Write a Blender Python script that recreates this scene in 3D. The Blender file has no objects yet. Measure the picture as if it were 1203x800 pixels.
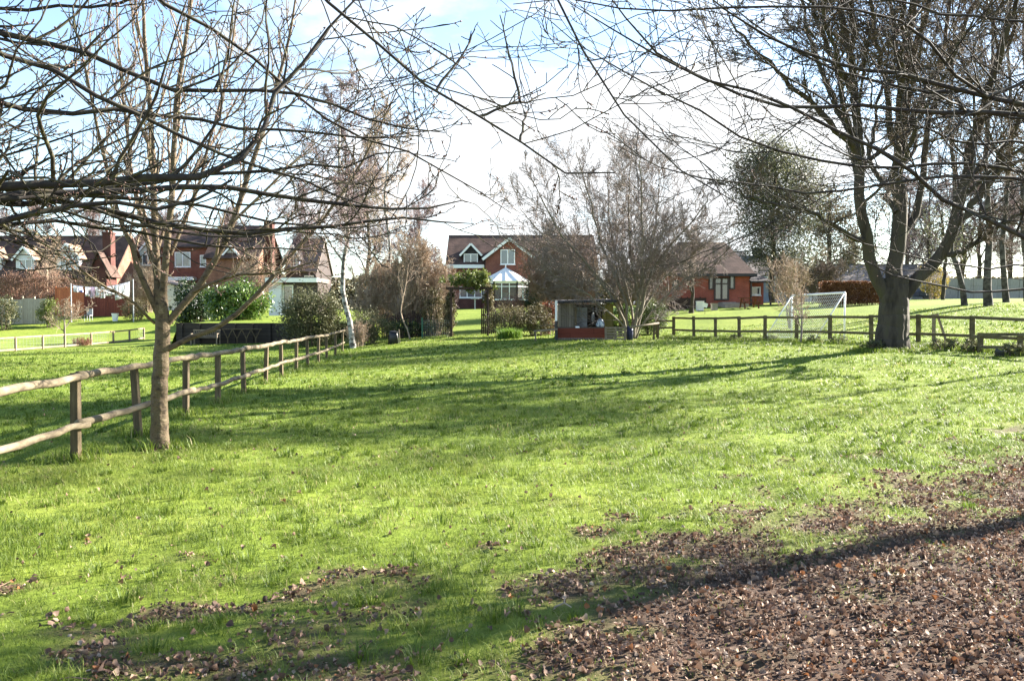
import bpy, math, random
import numpy as np

sc = bpy.context.scene
COL = sc.collection
R = math.radians
rng = np.random.default_rng(11)
random.seed(5)

# ------------------------------------------------------------------ camera
FPX, CX, CY, HOR, EYE = 969.0, 601.5, 400.0, 372.0, 1.8
PITCH = math.atan((CY - HOR) / FPX)
cam_d = bpy.data.cameras.new("camera")
cam = bpy.data.objects.new("camera", cam_d)
COL.objects.link(cam)
cam.location = (0, 0, EYE)
cam.rotation_euler = (math.pi / 2 - PITCH, 0, 0)
cam_d.sensor_width = 36
cam_d.lens = 36 * FPX / 1203
cam_d.clip_start = 0.05
cam_d.clip_end = 3000
sc.camera = cam

# ------------------------------------------------------------------ sun, sky, exposure
SUN_AZ, SUN_EL = R(61), R(25.5)           # azimuth measured from +Y (forward) towards +X (right)
w = bpy.data.worlds.new("World")
sc.world = w
w.use_nodes = True
nt = w.node_tree
for n in list(nt.nodes):
    nt.nodes.remove(n)
out = nt.nodes.new("ShaderNodeOutputWorld")
bg = nt.nodes.new("ShaderNodeBackground")
bg.inputs["Strength"].default_value = 0.060
sky = nt.nodes.new("ShaderNodeTexSky")
sky.sky_type = 'NISHITA'
sky.sun_disc = False
sky.sun_elevation = SUN_EL
sky.sun_rotation = SUN_AZ
sky.air_density = 1.0
sky.dust_density = 0.35
sky.ozone_density = 1.2
tc = nt.nodes.new("ShaderNodeTexCoord")
mp = nt.nodes.new("ShaderNodeMapping")
mp.inputs["Scale"].default_value = (1.6, 1.6, 3.6)
mp.inputs["Location"].default_value = (0.35, 0.1, 0.2)
nz = nt.nodes.new("ShaderNodeTexNoise")
nz.inputs["Scale"].default_value = 2.1
nz.inputs["Detail"].default_value = 9
nz.inputs["Roughness"].default_value = 0.56
nt.links.new(tc.outputs["Generated"], mp.inputs["Vector"])
nt.links.new(mp.outputs["Vector"], nz.inputs["Vector"])
dot = nt.nodes.new("ShaderNodeVectorMath"); dot.operation = 'DOT_PRODUCT'
cdir = np.array([0.10, 1.0, 0.20]); cdir /= np.linalg.norm(cdir)
dot.inputs[1].default_value = tuple(cdir)
nt.links.new(tc.outputs["Generated"], dot.inputs[0])
mr = nt.nodes.new("ShaderNodeMapRange")
mr.inputs["From Min"].default_value = 0.88
mr.inputs["From Max"].default_value = 1.0
mr.inputs["To Min"].default_value = -0.12
mr.inputs["To Max"].default_value = 0.24
nt.links.new(dot.outputs["Value"], mr.inputs["Value"])
ad = nt.nodes.new("ShaderNodeMath"); ad.operation = 'ADD'
nt.links.new(nz.outputs["Fac"], ad.inputs[0]); nt.links.new(mr.outputs["Result"], ad.inputs[1])
cr = nt.nodes.new("ShaderNodeValToRGB")
cr.color_ramp.elements[0].position = 0.575; cr.color_ramp.elements[0].color = (0.0, 0.0, 0.0, 1)
cr.color_ramp.elements[1].position = 0.71; cr.color_ramp.elements[1].color = (1, 1, 1, 1)
nt.links.new(ad.outputs[0], cr.inputs["Fac"])
mx = nt.nodes.new("ShaderNodeMixRGB")
mx.inputs["Color2"].default_value = (3.6, 3.7, 3.8, 1)
nt.links.new(cr.outputs["Color"], mx.inputs["Fac"])
nt.links.new(sky.outputs["Color"], mx.inputs["Color1"])
nt.links.new(mx.outputs["Color"], bg.inputs["Color"])
nt.links.new(bg.outputs["Background"], out.inputs["Surface"])

sun_d = bpy.data.lights.new("sun", 'SUN')
sun_d.energy = 5.0
sun_d.angle = R(0.55)
sun_d.color = (1.0, 0.93, 0.82)
sun = bpy.data.objects.new("sun", sun_d)
COL.objects.link(sun)
SD = np.array([math.sin(SUN_AZ) * math.cos(SUN_EL), math.cos(SUN_AZ) * math.cos(SUN_EL), math.sin(SUN_EL)])
from mathutils import Vector, Matrix
sun.rotation_euler = Vector(SD).to_track_quat('Z', 'Y').to_euler()

sc.view_settings.view_transform = 'Standard'
sc.view_settings.look = 'None'
sc.view_settings.gamma = 1
sc.view_settings.use_curve_mapping = False
sc.view_settings.exposure = 2.70
sc.cycles.max_bounces = 6
sc.cycles.diffuse_bounces = 3
sc.cycles.transparent_max_bounces = 8
sc.cycles.caustics_reflective = False
sc.cycles.caustics_refractive = False
sc.cycles.use_denoising = True

# ------------------------------------------------------------------ helpers
def P(px, py, d):
    """photo pixel + depth (metres along +Y) -> world point"""
    a, b = (px - CX) / FPX, (CY - py) / FPX
    dy = math.cos(PITCH) + b * math.sin(PITCH)
    dz = -math.sin(PITCH) + b * math.cos(PITCH)
    return np.array([a / dy * d, d, EYE + dz / dy * d])

def PX(px, d): return (px - CX) / FPX * d
def PZ(py, d): return EYE + (HOR - py) / FPX * d

def hash2(ix, iy, seed):
    h = (ix.astype(np.int64) * 374761393 + iy.astype(np.int64) * 668265263 + seed * 1442695041) & 0xffffffff
    h = ((h ^ (h >> 13)) * 1274126177) & 0xffffffff
    return ((h ^ (h >> 16)) & 0xffff) / 65535.0

def vnoise(x, y, seed=0):
    x = np.asarray(x, float); y = np.asarray(y, float)
    ix, iy = np.floor(x), np.floor(y)
    fx, fy = x - ix, y - iy
    fx = fx * fx * (3 - 2 * fx); fy = fy * fy * (3 - 2 * fy)
    a = hash2(ix, iy, seed); b = hash2(ix + 1, iy, seed)
    c = hash2(ix, iy + 1, seed); d = hash2(ix + 1, iy + 1, seed)
    return (a * (1 - fx) + b * fx) * (1 - fy) + (c * (1 - fx) + d * fx) * fy

def fbm(x, y, seed=0, oct=4):
    s = 0; a = 0.5; t = 0
    for k in range(oct):
        s = s + a * vnoise(x * 2 ** k + 17.3 * k, y * 2 ** k - 9.1 * k, seed + k); t += a; a *= 0.5
    return s / t

def sstep(a, b, x):
    t = np.clip((x - a) / (b - a), 0, 1)
    return t * t * (3 - 2 * t)

# ------------------------------------------------------------------ terrain height (thin plate spline through measured ground points)
_obs = [(90, 540, 10.3), (187, 530, 11.0), (400, 700, 5.3), (800, 700, 5.3), (1150, 620, 7.05), (220, 491, 14.7),
        (313, 451, 22.0), (363, 431, 29.6), (403, 414, 41.0), (0, 414, 47.0), (169, 399, 60.0), (100, 371, 74.0), (0, 372, 80.0),
        (205, 403, 50.0), (340, 401, 50.0), (300, 362, 78.0), (461, 403, 43.0), (530, 397, 45.5), (550, 366, 72.0), (600, 362, 84.0),
        (690, 400, 41.0), (790, 397, 44.0), (880, 400, 38.0), (965, 404, 32.5), (1143, 410, 27.5), (930, 397, 39.5),
        (840, 361, 63.0), (1000, 360, 58.0), (1140, 357, 49.0), (1203, 354, 53.0), (1140, 351, 76.0), (760, 366, 62.0),
        (1203, 421, 24.0), (650, 440, 23.5), (500, 470, 17.4), (900, 455, 20.0), (1203, 480, 15.5)]
_c = []
for (px, py, d) in _obs:
    p = P(px, py, d); _c.append((p[0], p[1], p[2]))
for x in (-14, 0, 14):
    _c += [(x, -4, 0.0), (x, 3, 0.0)]
_c += [(-75, 90, 1.6), (-75, 50, 0.0), (-20, 95, 2.3), (20, 95, 3.0), (75, 90, 3.6), (60, 50, 2.5), (45, 30, 1.2), (-45, 30, -0.1), (25, 15, 0.3), (-30, 12, -0.05)]
_c = np.array(_c)
def _U(r2): return np.where(r2 > 1e-9, 0.5 * r2 * np.log(np.maximum(r2, 1e-9)), 0)
_n = len(_c)
_K = _U(((_c[:, None, :2] - _c[None, :, :2]) ** 2).sum(-1)) + np.eye(_n) * 6.0
_Pm = np.c_[np.ones(_n), _c[:, :2]]
_A = np.block([[_K, _Pm], [_Pm.T, np.zeros((3, 3))]])
_sol = np.linalg.solve(_A, np.r_[_c[:, 2], 0, 0, 0])

def ground(x, y):
    x = np.atleast_1d(np.asarray(x, float)); y = np.atleast_1d(np.asarray(y, float))
    yc = np.clip(y, -2, 92)
    lim = 12 + 0.72 * np.clip(yc, 0, 95)
    xc = np.clip(x, -lim, lim)
    q = np.c_[xc.ravel(), yc.ravel()]
    z = np.empty(len(q))
    for i in range(0, len(q), 20000):
        s = q[i:i + 20000]
        r2 = ((s[:, None, :] - _c[None, :, :2]) ** 2).sum(-1)
        z[i:i + 20000] = _U(r2) @ _sol[:_n] + _sol[_n] + s @ _sol[_n + 1:]
    z = z.reshape(x.shape)
    z = z * (1 - sstep(85, 130, y)) + 2.7 * sstep(85, 130, y)
    z = z * sstep(1.5, 5.0, y)
    near = 1 - sstep(20, 34, y)
    z = z + near * (0.05 * (fbm(x * 0.9, y * 0.9, 3) - 0.5) + 0.10 * (fbm(x * 1.7, y * 1.7, 8, 3) - 0.5)) * (y > -5)
    return z

def gz(x, y): return float(ground(x, y)[0])
def G(px, d):
    x = PX(px, d)
    return np.array([x, d, gz(x, d)])

def bare(x, y):
    """0 = turf, 1 = dead leaves and soil"""
    x = np.asarray(x, float); y = np.asarray(y, float)
    s = (5.0 + 0.88 * (x - 0.1) - y) * 0.75
    n1 = fbm(x * 0.8, y * 0.8, 21, 4) - 0.5
    n2 = fbm(x * 3.0, y * 3.0, 33, 3) - 0.5
    n3 = fbm(x * 2.1 + 4, y * 2.6, 55, 3)
    b = sstep(-1.15, 1.05, s + 1.7 * n1 + 3.0 * n2)
    fore = 1 - sstep(4.6, 7.2, y - 0.15 * np.abs(x))
    edge = sstep(-3.6, -0.3, s)
    patch = sstep(0.66, 0.90, n3 + 0.7 * n2 + 0.06 * fore + 0.07 * edge) * np.clip(fore * .8 + edge, 0, 1)
    foot = 0.85 * np.exp(-((x + 4.62) ** 2 + (y - 10.9) ** 2) / 0.07)      # worn ring round the slim tree
    return np.clip(np.maximum(np.maximum(b, patch * 0.9), foot), 0, 1)

# ------------------------------------------------------------------ mesh building
def tag(o, label=None, cat=None, group=None, kind=None):
    if label: o["label"] = label
    if cat: o["category"] = cat
    if group: o["group"] = group
    if kind: o["kind"] = kind
    return o

def empty(name, loc, label, cat, group=None):
    o = bpy.data.objects.new(name, None)
    COL.objects.link(o)
    o.location = tuple(float(v) for v in loc)
    o.empty_display_size = 0.2
    return tag(o, label, cat, group)

def wloc(o):
    v = np.zeros(3)
    while o is not None:
        v += np.array(o.location); o = o.parent
    return v

def np_mesh(name, verts, quads=None, tris=None, mat=None, parent=None, smooth=False, attrs=None, loc=None):
    """one mesh object from numpy arrays in world coordinates"""
    if parent is not None: off = wloc(parent)
    elif loc is not None: off = np.asarray(loc, float)
    else: off = np.zeros(3)
    me = bpy.data.meshes.new(name)
    V = np.asarray(verts, dtype=np.float32) - off.astype(np.float32)
    nq = 0 if quads is None else len(quads); ntr = 0 if tris is None else len(tris)
    loops = []
    if nq: loops.append(np.asarray(quads, np.int32).ravel())
    if ntr: loops.append(np.asarray(tris, np.int32).ravel())
    L = np.concatenate(loops)
    me.vertices.add(len(V)); me.vertices.foreach_set("co", V.ravel())
    me.loops.add(len(L)); me.loops.foreach_set("vertex_index", L)
    me.polygons.add(nq + ntr)
    st = np.r_[np.arange(nq) * 4, nq * 4 + np.arange(ntr) * 3].astype(np.int32)
    me.polygons.foreach_set("loop_start", st)
    me.polygons.foreach_set("loop_total", np.r_[np.full(nq, 4), np.full(ntr, 3)].astype(np.int32))
    if smooth: me.polygons.foreach_set("use_smooth", np.ones(nq + ntr, dtype=bool))
    if attrs:
        for k, a in attrs.items():
            at = me.attributes.new(k, 'FLOAT', 'POINT')
            at.data.foreach_set("value", np.asarray(a, np.float32))
    me.update(calc_edges=True)
    if mat: me.materials.append(mat)
    o = bpy.data.objects.new(name, me)
    COL.objects.link(o)
    if parent is not None:
        o.parent = parent
    else:
        o.location = tuple(float(v) for v in off)
    return o

class MB:
    """small hand-built meshes, world coordinates"""
    def __init__(s): s.v = []; s.f = []
    def add(s, vs, fs):
        b = len(s.v); s.v += [tuple(float(c) for c in p) for p in vs]; s.f += [tuple(b + i for i in f) for f in fs]
        return s
    def box(s, c, d, rz=0, tilt=None):
        hx, hy, hz = d[0] / 2, d[1] / 2, d[2] / 2
        M = Matrix.Rotation(rz, 3, 'Z')
        if tilt: M = M @ Matrix.Rotation(tilt[1], 3, tilt[0])
        vs = []
        for (x, y, z) in ((-1, -1, -1), (1, -1, -1), (1, 1, -1), (-1, 1, -1), (-1, -1, 1), (1, -1, 1), (1, 1, 1), (-1, 1, 1)):
            q = M @ Vector((x * hx, y * hy, z * hz)); vs.append((q[0] + c[0], q[1] + c[1], q[2] + c[2]))
        return s.add(vs, [(0, 3, 2, 1), (4, 5, 6, 7), (0, 1, 5, 4), (1, 2, 6, 5), (2, 3, 7, 6), (3, 0, 4, 7)])
    def ext(s, x0, x1, y0, y1, z0, z1): return s.box(((x0 + x1) / 2, (y0 + y1) / 2, (z0 + z1) / 2), (abs(x1 - x0), abs(y1 - y0), abs(z1 - z0)))
    def prism(s, poly, vec):
        n = len(poly); a = [np.asarray(p, float) for p in poly]; b = [p + np.asarray(vec, float) for p in a]
        return s.add(a + b, [tuple(range(n - 1, -1, -1)), tuple(range(n, 2 * n))] + [(i, (i + 1) % n, n + (i + 1) % n, n + i) for i in range(n)])
    def bar(s, a, b, wx, wz=None):
        """square bar from a to b"""
        a = np.asarray(a, float); b = np.asarray(b, float); wz = wz or wx
        t = (b - a) / np.linalg.norm(b - a)
        ref = np.array([0, 0, 1.0]) if abs(t[2]) < 0.9 else np.array([0, 1.0, 0])
        u = np.cross(t, ref); u /= np.linalg.norm(u); v = np.cross(u, t)
        vs = []
        for p in (a, b):
            for (i, j) in ((-1, -1), (1, -1), (1, 1), (-1, 1)): vs.append(p + u * i * wx / 2 + v * j * wz / 2)
        return s.add(vs, [(3, 2, 1, 0), (4, 5, 6, 7), (0, 1, 5, 4), (1, 2, 6, 5), (2, 3, 7, 6), (3, 0, 4, 7)])
    def tube(s, pts, r, S=8):
        pts = [np.asarray(p, float) for p in pts]; n = len(pts)
        rs = r if hasattr(r, '__len__') else [r] * n
        vs = []; fs = []
        for i, p in enumerate(pts):
            t = pts[min(i + 1, n - 1)] - pts[max(i - 1, 0)]; t = t / np.linalg.norm(t)
            ref = np.array([0, 0, 1.0]) if abs(t[2]) < 0.8 else np.array([0, 1.0, 0])
            u = np.cross(t, ref); u /= np.linalg.norm(u); v = np.cross(u, t)
            for k in range(S):
                a = 2 * math.pi * k / S; vs.append(p + rs[i] * (math.cos(a) * u + math.sin(a) * v))
        for i in range(n - 1):
            for k in range(S): fs.append((i * S + k, i * S + (k + 1) % S, (i + 1) * S + (k + 1) % S, (i + 1) * S + k))
        fs.append(tuple(range(S - 1, -1, -1))); fs.append(tuple((n - 1) * S + k for k in range(S)))
        return s.add(vs, fs)
    def build(s, name, mat, parent=None, loc=None, smooth=False, bevel=0):
        off = wloc(parent) if parent is not None else (np.asarray(loc, float) if loc is not None else np.zeros(3))
        me = bpy.data.meshes.new(name)
        me.from_pydata([tuple(np.asarray(p) - off) for p in s.v], [], s.f)
        if smooth:
            for p in me.polygons: p.use_smooth = True
        me.materials.append(mat); me.update()
        o = bpy.data.objects.new(name, me); COL.objects.link(o)
        if parent is not None: o.parent = parent
        else: o.location = tuple(float(c) for c in off)
        if bevel:
            m = o.modifiers.new("bevel", 'BEVEL'); m.width = bevel; m.segments = 2; m.limit_method = 'ANGLE'
        return o

def copy_tree(o, parent=None):
    c = o.copy(); COL.objects.link(c)
    if parent is not None: c.parent = parent
    for ch in [x for x in bpy.data.objects if x.parent == o]:
        copy_tree(ch, c)
    return c

# ------------------------------------------------------------------ materials
def new_mat(name):
    m = bpy.data.materials.new(name); m.use_nodes = True
    nt = m.node_tree
    b = nt.nodes["Principled BSDF"]
    return m, nt, b

def ramp(nt, stops):
    r = nt.nodes.new("ShaderNodeValToRGB"); e = r.color_ramp.elements
    while len(e) < len(stops): e.new(0.5)
    for i, (p, c) in enumerate(stops): e[i].position = p; e[i].color = (*c, 1)
    return r

def mat_noise(name, stops, scale=6, stretch=(1, 1, 1), rough=0.8, bump=0.3, detail=6, dist=0.02, bscale=None, spec=0.3, sheen=0, metal=0):
    m, nt, b = new_mat(name)
    tc = nt.nodes.new("ShaderNodeTexCoord"); mp = nt.nodes.new("ShaderNodeMapping")
    mp.inputs["Scale"].default_value = stretch
    nz = nt.nodes.new("ShaderNodeTexNoise"); nz.inputs["Scale"].default_value = scale; nz.inputs["Detail"].default_value = detail
    nz.inputs["Roughness"].default_value = 0.62
    r = ramp(nt, stops)
    nt.links.new(tc.outputs["Object"], mp.inputs["Vector"]); nt.links.new(mp.outputs["Vector"], nz.inputs["Vector"])
    nt.links.new(nz.outputs["Fac"], r.inputs["Fac"]); nt.links.new(r.outputs["Color"], b.inputs["Base Color"])
    b.inputs["Roughness"].default_value = rough; b.inputs["Specular IOR Level"].default_value = spec; b.inputs["Metallic"].default_value = metal
    if bump:
        bp = nt.nodes.new("ShaderNodeBump"); bp.inputs["Strength"].default_value = bump; bp.inputs["Distance"].default_value = dist
        src = nz
        if bscale:
            src = nt.nodes.new("ShaderNodeTexNoise"); src.inputs["Scale"].default_value = bscale; src.inputs["Detail"].default_value = 5
            nt.links.new(mp.outputs["Vector"], src.inputs["Vector"])
        nt.links.new(src.outputs["Fac"], bp.inputs["Height"]); nt.links.new(bp.outputs["Normal"], b.inputs["Normal"])
    return m

def mat_leaf(name, stops, trans=0.35, rough=0.6, spec=0.25):
    """leaf-like faces; colour varies with the 'var' attribute of each leaf; part of the light passes through"""
    m, nt, b = new_mat(name)
    at = nt.nodes.new("ShaderNodeAttribute"); at.attribute_name = "var"
    r = ramp(nt, stops); nt.links.new(at.outputs["Fac"], r.inputs["Fac"])
    nt.links.new(r.outputs["Color"], b.inputs["Base Color"])
    b.inputs["Roughness"].default_value = rough; b.inputs["Specular IOR Level"].default_value = spec
    t = nt.nodes.new("ShaderNodeBsdfTranslucent"); nt.links.new(r.outputs["Color"], t.inputs["Color"])
    mx = nt.nodes.new("ShaderNodeMixShader"); mx.inputs["Fac"].default_value = trans
    nt.links.new(b.outputs["BSDF"], mx.inputs[1]); nt.links.new(t.outputs["BSDF"], mx.inputs[2])
    nt.links.new(mx.outputs["Shader"], nt.nodes["Material Output"].inputs["Surface"])
    return m

def mat_brick(name, c1, c2, mortar, w=0.225, h=0.075, rough=0.85, vari=0.25):
    m, nt, b = new_mat(name)
    tc = nt.nodes.new("ShaderNodeTexCoord"); sp = nt.nodes.new("ShaderNodeSeparateXYZ"); cb = nt.nodes.new("ShaderNodeCombineXYZ")
    ad = nt.nodes.new("ShaderNodeMath"); ad.operation = 'ADD'
    nt.links.new(tc.outputs["Object"], sp.inputs[0]); nt.links.new(sp.outputs["X"], ad.inputs[0]); nt.links.new(sp.outputs["Y"], ad.inputs[1])
    nt.links.new(ad.outputs[0], cb.inputs["X"]); nt.links.new(sp.outputs["Z"], cb.inputs["Y"])
    br = nt.nodes.new("ShaderNodeTexBrick"); br.inputs["Scale"].default_value = 1
    br.inputs["Brick Width"].default_value = w; br.inputs["Row Height"].default_value = h; br.inputs["Mortar Size"].default_value = 0.008
    br.inputs["Color1"].default_value = (*c1, 1); br.inputs["Color2"].default_value = (*c2, 1); br.inputs["Mortar"].default_value = (*mortar, 1)
    nt.links.new(cb.outputs[0], br.inputs["Vector"])
    nz = nt.nodes.new("ShaderNodeTexNoise"); nz.inputs["Scale"].default_value = 1.1; nz.inputs["Detail"].default_value = 7
    nt.links.new(tc.outputs["Object"], nz.inputs["Vector"])
    mr = nt.nodes.new("ShaderNodeMapRange"); mr.inputs["From Min"].default_value = 0.3; mr.inputs["From Max"].default_value = 0.7
    mr.inputs["To Min"].default_value = 1 - vari; mr.inputs["To Max"].default_value = 1 + vari
    nt.links.new(nz.outputs["Fac"], mr.inputs["Value"])
    mul = nt.nodes.new("ShaderNodeMixRGB"); mul.blend_type = 'MULTIPLY'; mul.inputs["Fac"].default_value = 1
    nt.links.new(br.outputs["Color"], mul.inputs["Color1"]); nt.links.new(mr.outputs["Result"], mul.inputs["Color2"])
    nt.links.new(mul.outputs["Color"], b.inputs["Base Color"])
    bp = nt.nodes.new("ShaderNodeBump"); bp.inputs["Strength"].default_value = 0.5; bp.inputs["Distance"].default_value = 0.01
    nt.links.new(br.outputs["Fac"], bp.inputs["Height"]); bp.invert = True
    nt.links.new(bp.outputs["Normal"], b.inputs["Normal"])
    b.inputs["Roughness"].default_value = rough; b.inputs["Specular IOR Level"].default_value = 0.2
    return m

def mat_boards(name, c1, c2, width=0.14, axis='X', rough=0.8):
    """boards running up or along; the gaps come from a brick pattern with very long bricks"""
    m, nt, b = new_mat(name)
    tc = nt.nodes.new("ShaderNodeTexCoord"); sp = nt.nodes.new("ShaderNodeSeparateXYZ"); cb = nt.nodes.new("ShaderNodeCombineXYZ")
    ad = nt.nodes.new("ShaderNodeMath"); ad.operation = 'ADD'
    nt.links.new(tc.outputs["Object"], sp.inputs[0]); nt.links.new(sp.outputs["X"], ad.inputs[0]); nt.links.new(sp.outputs["Y"], ad.inputs[1])
    if axis == 'X':      # upright boards side by side
        nt.links.new(sp.outputs["Z"], cb.inputs["X"]); nt.links.new(ad.outputs[0], cb.inputs["Y"])
    else:                # level boards one over another
        nt.links.new(ad.outputs[0], cb.inputs["X"]); nt.links.new(sp.outputs["Z"], cb.inputs["Y"])
    br = nt.nodes.new("ShaderNodeTexBrick"); br.inputs["Scale"].default_value = 1
    br.inputs["Brick Width"].default_value = 2.4; br.inputs["Row Height"].default_value = width; br.inputs["Mortar Size"].default_value = 0.008
    br.inputs["Color1"].default_value = (*c1, 1); br.inputs["Color2"].default_value = (*c2, 1)
    br.inputs["Mortar"].default_value = (c1[0] * .25, c1[1] * .25, c1[2] * .25, 1)
    nt.links.new(cb.outputs[0], br.inputs["Vector"])
    nz = nt.nodes.new("ShaderNodeTexNoise"); nz.inputs["Scale"].default_value = 5; nz.inputs["Detail"].default_value = 6
    mp = nt.nodes.new("ShaderNodeMapping"); mp.inputs["Scale"].default_value = (4, 4, .5) if axis == 'X' else (.5, .5, 4)
    nt.links.new(tc.outputs["Object"], mp.inputs[0]); nt.links.new(mp.outputs[0], nz.inputs["Vector"])
    mr = nt.nodes.new("ShaderNodeMapRange"); mr.inputs["To Min"].default_value = 0.55; mr.inputs["To Max"].default_value = 1.45
    nt.links.new(nz.outputs["Fac"], mr.inputs["Value"])
    mul = nt.nodes.new("ShaderNodeMixRGB"); mul.blend_type = 'MULTIPLY'; mul.inputs["Fac"].default_value = 1
    nt.links.new(br.outputs["Color"], mul.inputs["Color1"]); nt.links.new(mr.outputs["Result"], mul.inputs["Color2"])
    nt.links.new(mul.outputs["Color"], b.inputs["Base Color"])
    b.inputs["Roughness"].default_value = rough; b.inputs["Specular IOR Level"].default_value = 0.2
    return m

def mat_plain(name, c, rough=0.5, var=0.12, spec=0.4, metal=0):
    return mat_noise(name, [(0.3, tuple(x * (1 - var) for x in c)), (0.7, tuple(min(1, x * (1 + var)) for x in c))], 3, rough=rough, bump=0, spec=spec, metal=metal)

M = {}
M['bark_grey'] = mat_noise('bark_grey', [(0.3, (.10, .085, .065)), (0.55, (.20, .175, .13)), (0.75, (.13, .135, .06))], 5, (1, 1, .25), 0.9, 0.9, dist=.03, bscale=9)
M['bark_oak'] = mat_noise('bark_oak', [(0.3, (.016, .012, .010)), (0.5, (.062, .049, .037)), (0.7, (.058, .054, .028))], 2.2, (1, 1, .3), 0.92, 1.0, dist=.08, bscale=5)
M['bark_young'] = mat_noise('bark_young', [(0.34, (.034, .025, .017)), (0.5, (.135, .096, .058)), (0.58, (.095, .074, .04)), (0.68, (.21, .16, .10))], 9, (1, 1, 1.5), 0.85, 1.0, dist=.02, bscale=14)
M['bark_dark'] = mat_noise('bark_dark', [(0.3, (.018, .014, .013)), (0.5, (.04, .034, .028)), (0.68, (.068, .066, .038))], 12, (1, 1, 1), 0.85, 0.5, dist=.01)
M['bark_mossy'] = mat_noise('bark_mossy', [(0.35, (.022, .017, .014)), (0.5, (.052, .043, .03)), (0.66, (.085, .08, .034))], 12, (1, 1, 1), 0.85, 0.5, dist=.01)
M['twig_brown'] = mat_noise('twig_brown', [(0.3, (.09, .065, .048)), (0.7, (.17, .128, .094))], 3, rough=.85, bump=0)
M['twig_purple'] = mat_noise('twig_purple', [(0.3, (.14, .10, .10)), (0.7, (.25, .19, .185))], 3, rough=.85, bump=0)
M['twig_tan'] = mat_noise('twig_tan', [(0.3, (.26, .185, .13)), (0.7, (.42, .33, .24))], 3, rough=.85, bump=0)
M['twig_mid'] = mat_noise('twig_mid', [(0.3, (.16, .115, .085)), (0.7, (.27, .20, .15))], 3, rough=.85, bump=0)
M['twig_young'] = mat_noise('twig_young', [(0.3, (.15, .10, .075)), (0.7, (.26, .20, .13))], 3, rough=.8, bump=0)
M['twig_red'] = mat_noise('twig_red', [(0.3, (.20, .09, .06)), (0.7, (.30, .16, .10))], 3, rough=.85, bump=0)
M['bark_birch'] = mat_noise('bark_birch', [(0.42, (.06, .05, .042)), (0.52, (.30, .28, .25)), (0.8, (.52, .50, .46))], 3.4, (1, 1, 1.8), 0.8, 0.3, dist=.02)
M['bark_birch_far'] = mat_noise('bark_birch_far', [(0.42, (.03, .025, .021)), (0.57, (.09, .078, .066)), (0.8, (.20, .18, .155))], 2.0, (1, 1, 1.4), 0.85, 0.4, dist=.03)
M['rail'] = mat_noise('rail', [(0.34, (.055, .042, .026)), (0.45, (.115, .09, .056)), (0.56, (.175, .14, .088)), (0.72, (.235, .20, .135))], 7, (1, .4, 1), 0.85, 0.5, dist=.012, bscale=18)
M['post'] = mat_noise('post', [(0.30, (.05, .036, .02)), (0.55, (.11, .082, .046)), (0.75, (.16, .125, .07))], 5, (3, 3, .5), 0.85, 0.5, dist=.01, bscale=12)
M['rail_green'] = mat_noise('rail_green', [(0.30, (.05, .04, .022)), (0.55, (.115, .095, .05)), (0.75, (.165, .145, .075))], 4, (1, .5, 1), 0.9, 0.4, dist=.01)
M['rail_pale'] = mat_noise('rail_pale', [(0.30, (.15, .11, .075)), (0.7, (.28, .22, .155))], 4, (1, .6, 1), 0.85, 0.2, dist=.01)
M['wood_grey'] = mat_boards('wood_grey', (.20, .165, .125), (.13, .105, .08), .12)
M['wood_pale'] = mat_boards('wood_pale', (.44, .38, .30), (.36, .30, .23), .11)
M['wood_dark'] = mat_boards('wood_dark', (.034, .027, .024), (.05, .04, .033), .22, 'Z')
M['wood_red'] = mat_boards('wood_red', (.16, .045, .032), (.12, .035, .028), .15)
M['wood_orange'] = mat_boards('wood_orange', (.46, .16, .07), (.38, .12, .055), .15)
M['wood_fence_dark'] = mat_boards('wood_fence_dark', (.05, .034, .028), (.07, .045, .035), .12)
M['wood_olive'] = mat_boards('wood_olive', (.14, .115, .03), (.11, .09, .028), .3)
M['wood_plain'] = mat_noise('wood_plain', [(0.3, (.13, .10, .07)), (0.7, (.24, .195, .145))], 6, (1, 1, 1), .85, .2, dist=.01)
M['wood_table'] = mat_noise('wood_table', [(0.3, (.11, .04, .022)), (0.7, (.19, .075, .04))], 6, (1, 1, 1), .8, .2, dist=.01)
M['red_panel'] = mat_boards('red_panel', (.145, .036, .022), (.115, .03, .02), .32, 'Z')
M['brick'] = mat_brick('brick', (.225, .068, .043), (.155, .047, .032), (.20, .135, .105))
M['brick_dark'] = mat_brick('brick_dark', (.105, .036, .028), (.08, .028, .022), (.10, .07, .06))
M['brick_bright'] = mat_brick('brick_bright', (.36, .085, .05), (.27, .065, .038), (.28, .15, .11))
M['tile_hung'] = mat_brick('tile_hung', (.27, .135, .09), (.22, .105, .068), (.11, .055, .04), .2, .16)
M['roof_brown'] = mat_brick('roof_brown', (.10, .062, .048), (.076, .048, .038), (.04, .026, .022), .33, .22, vari=.4)
M['roof_tan'] = mat_brick('roof_tan', (.30, .20, .14), (.25, .165, .115), (.12, .08, .06), .33, .22, vari=.35)
M['roof_dark'] = mat_brick('roof_dark', (.035, .033, .038), (.05, .045, .048), (.02, .02, .022), .33, .22, vari=.3)
M['roof_grey'] = mat_brick('roof_grey', (.17, .14, .125), (.13, .11, .10), (.06, .05, .05), .33, .22, vari=.35)
M['white'] = mat_plain('white_paint', (.78, .78, .77), .4, .05)
M['white_wall'] = mat_plain('white_wall', (.66, .66, .66), .8, .08, .2)
M['pale_panel'] = mat_boards('pale_panel', (.30, .285, .27), (.25, .24, .23), 1.2)
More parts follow.
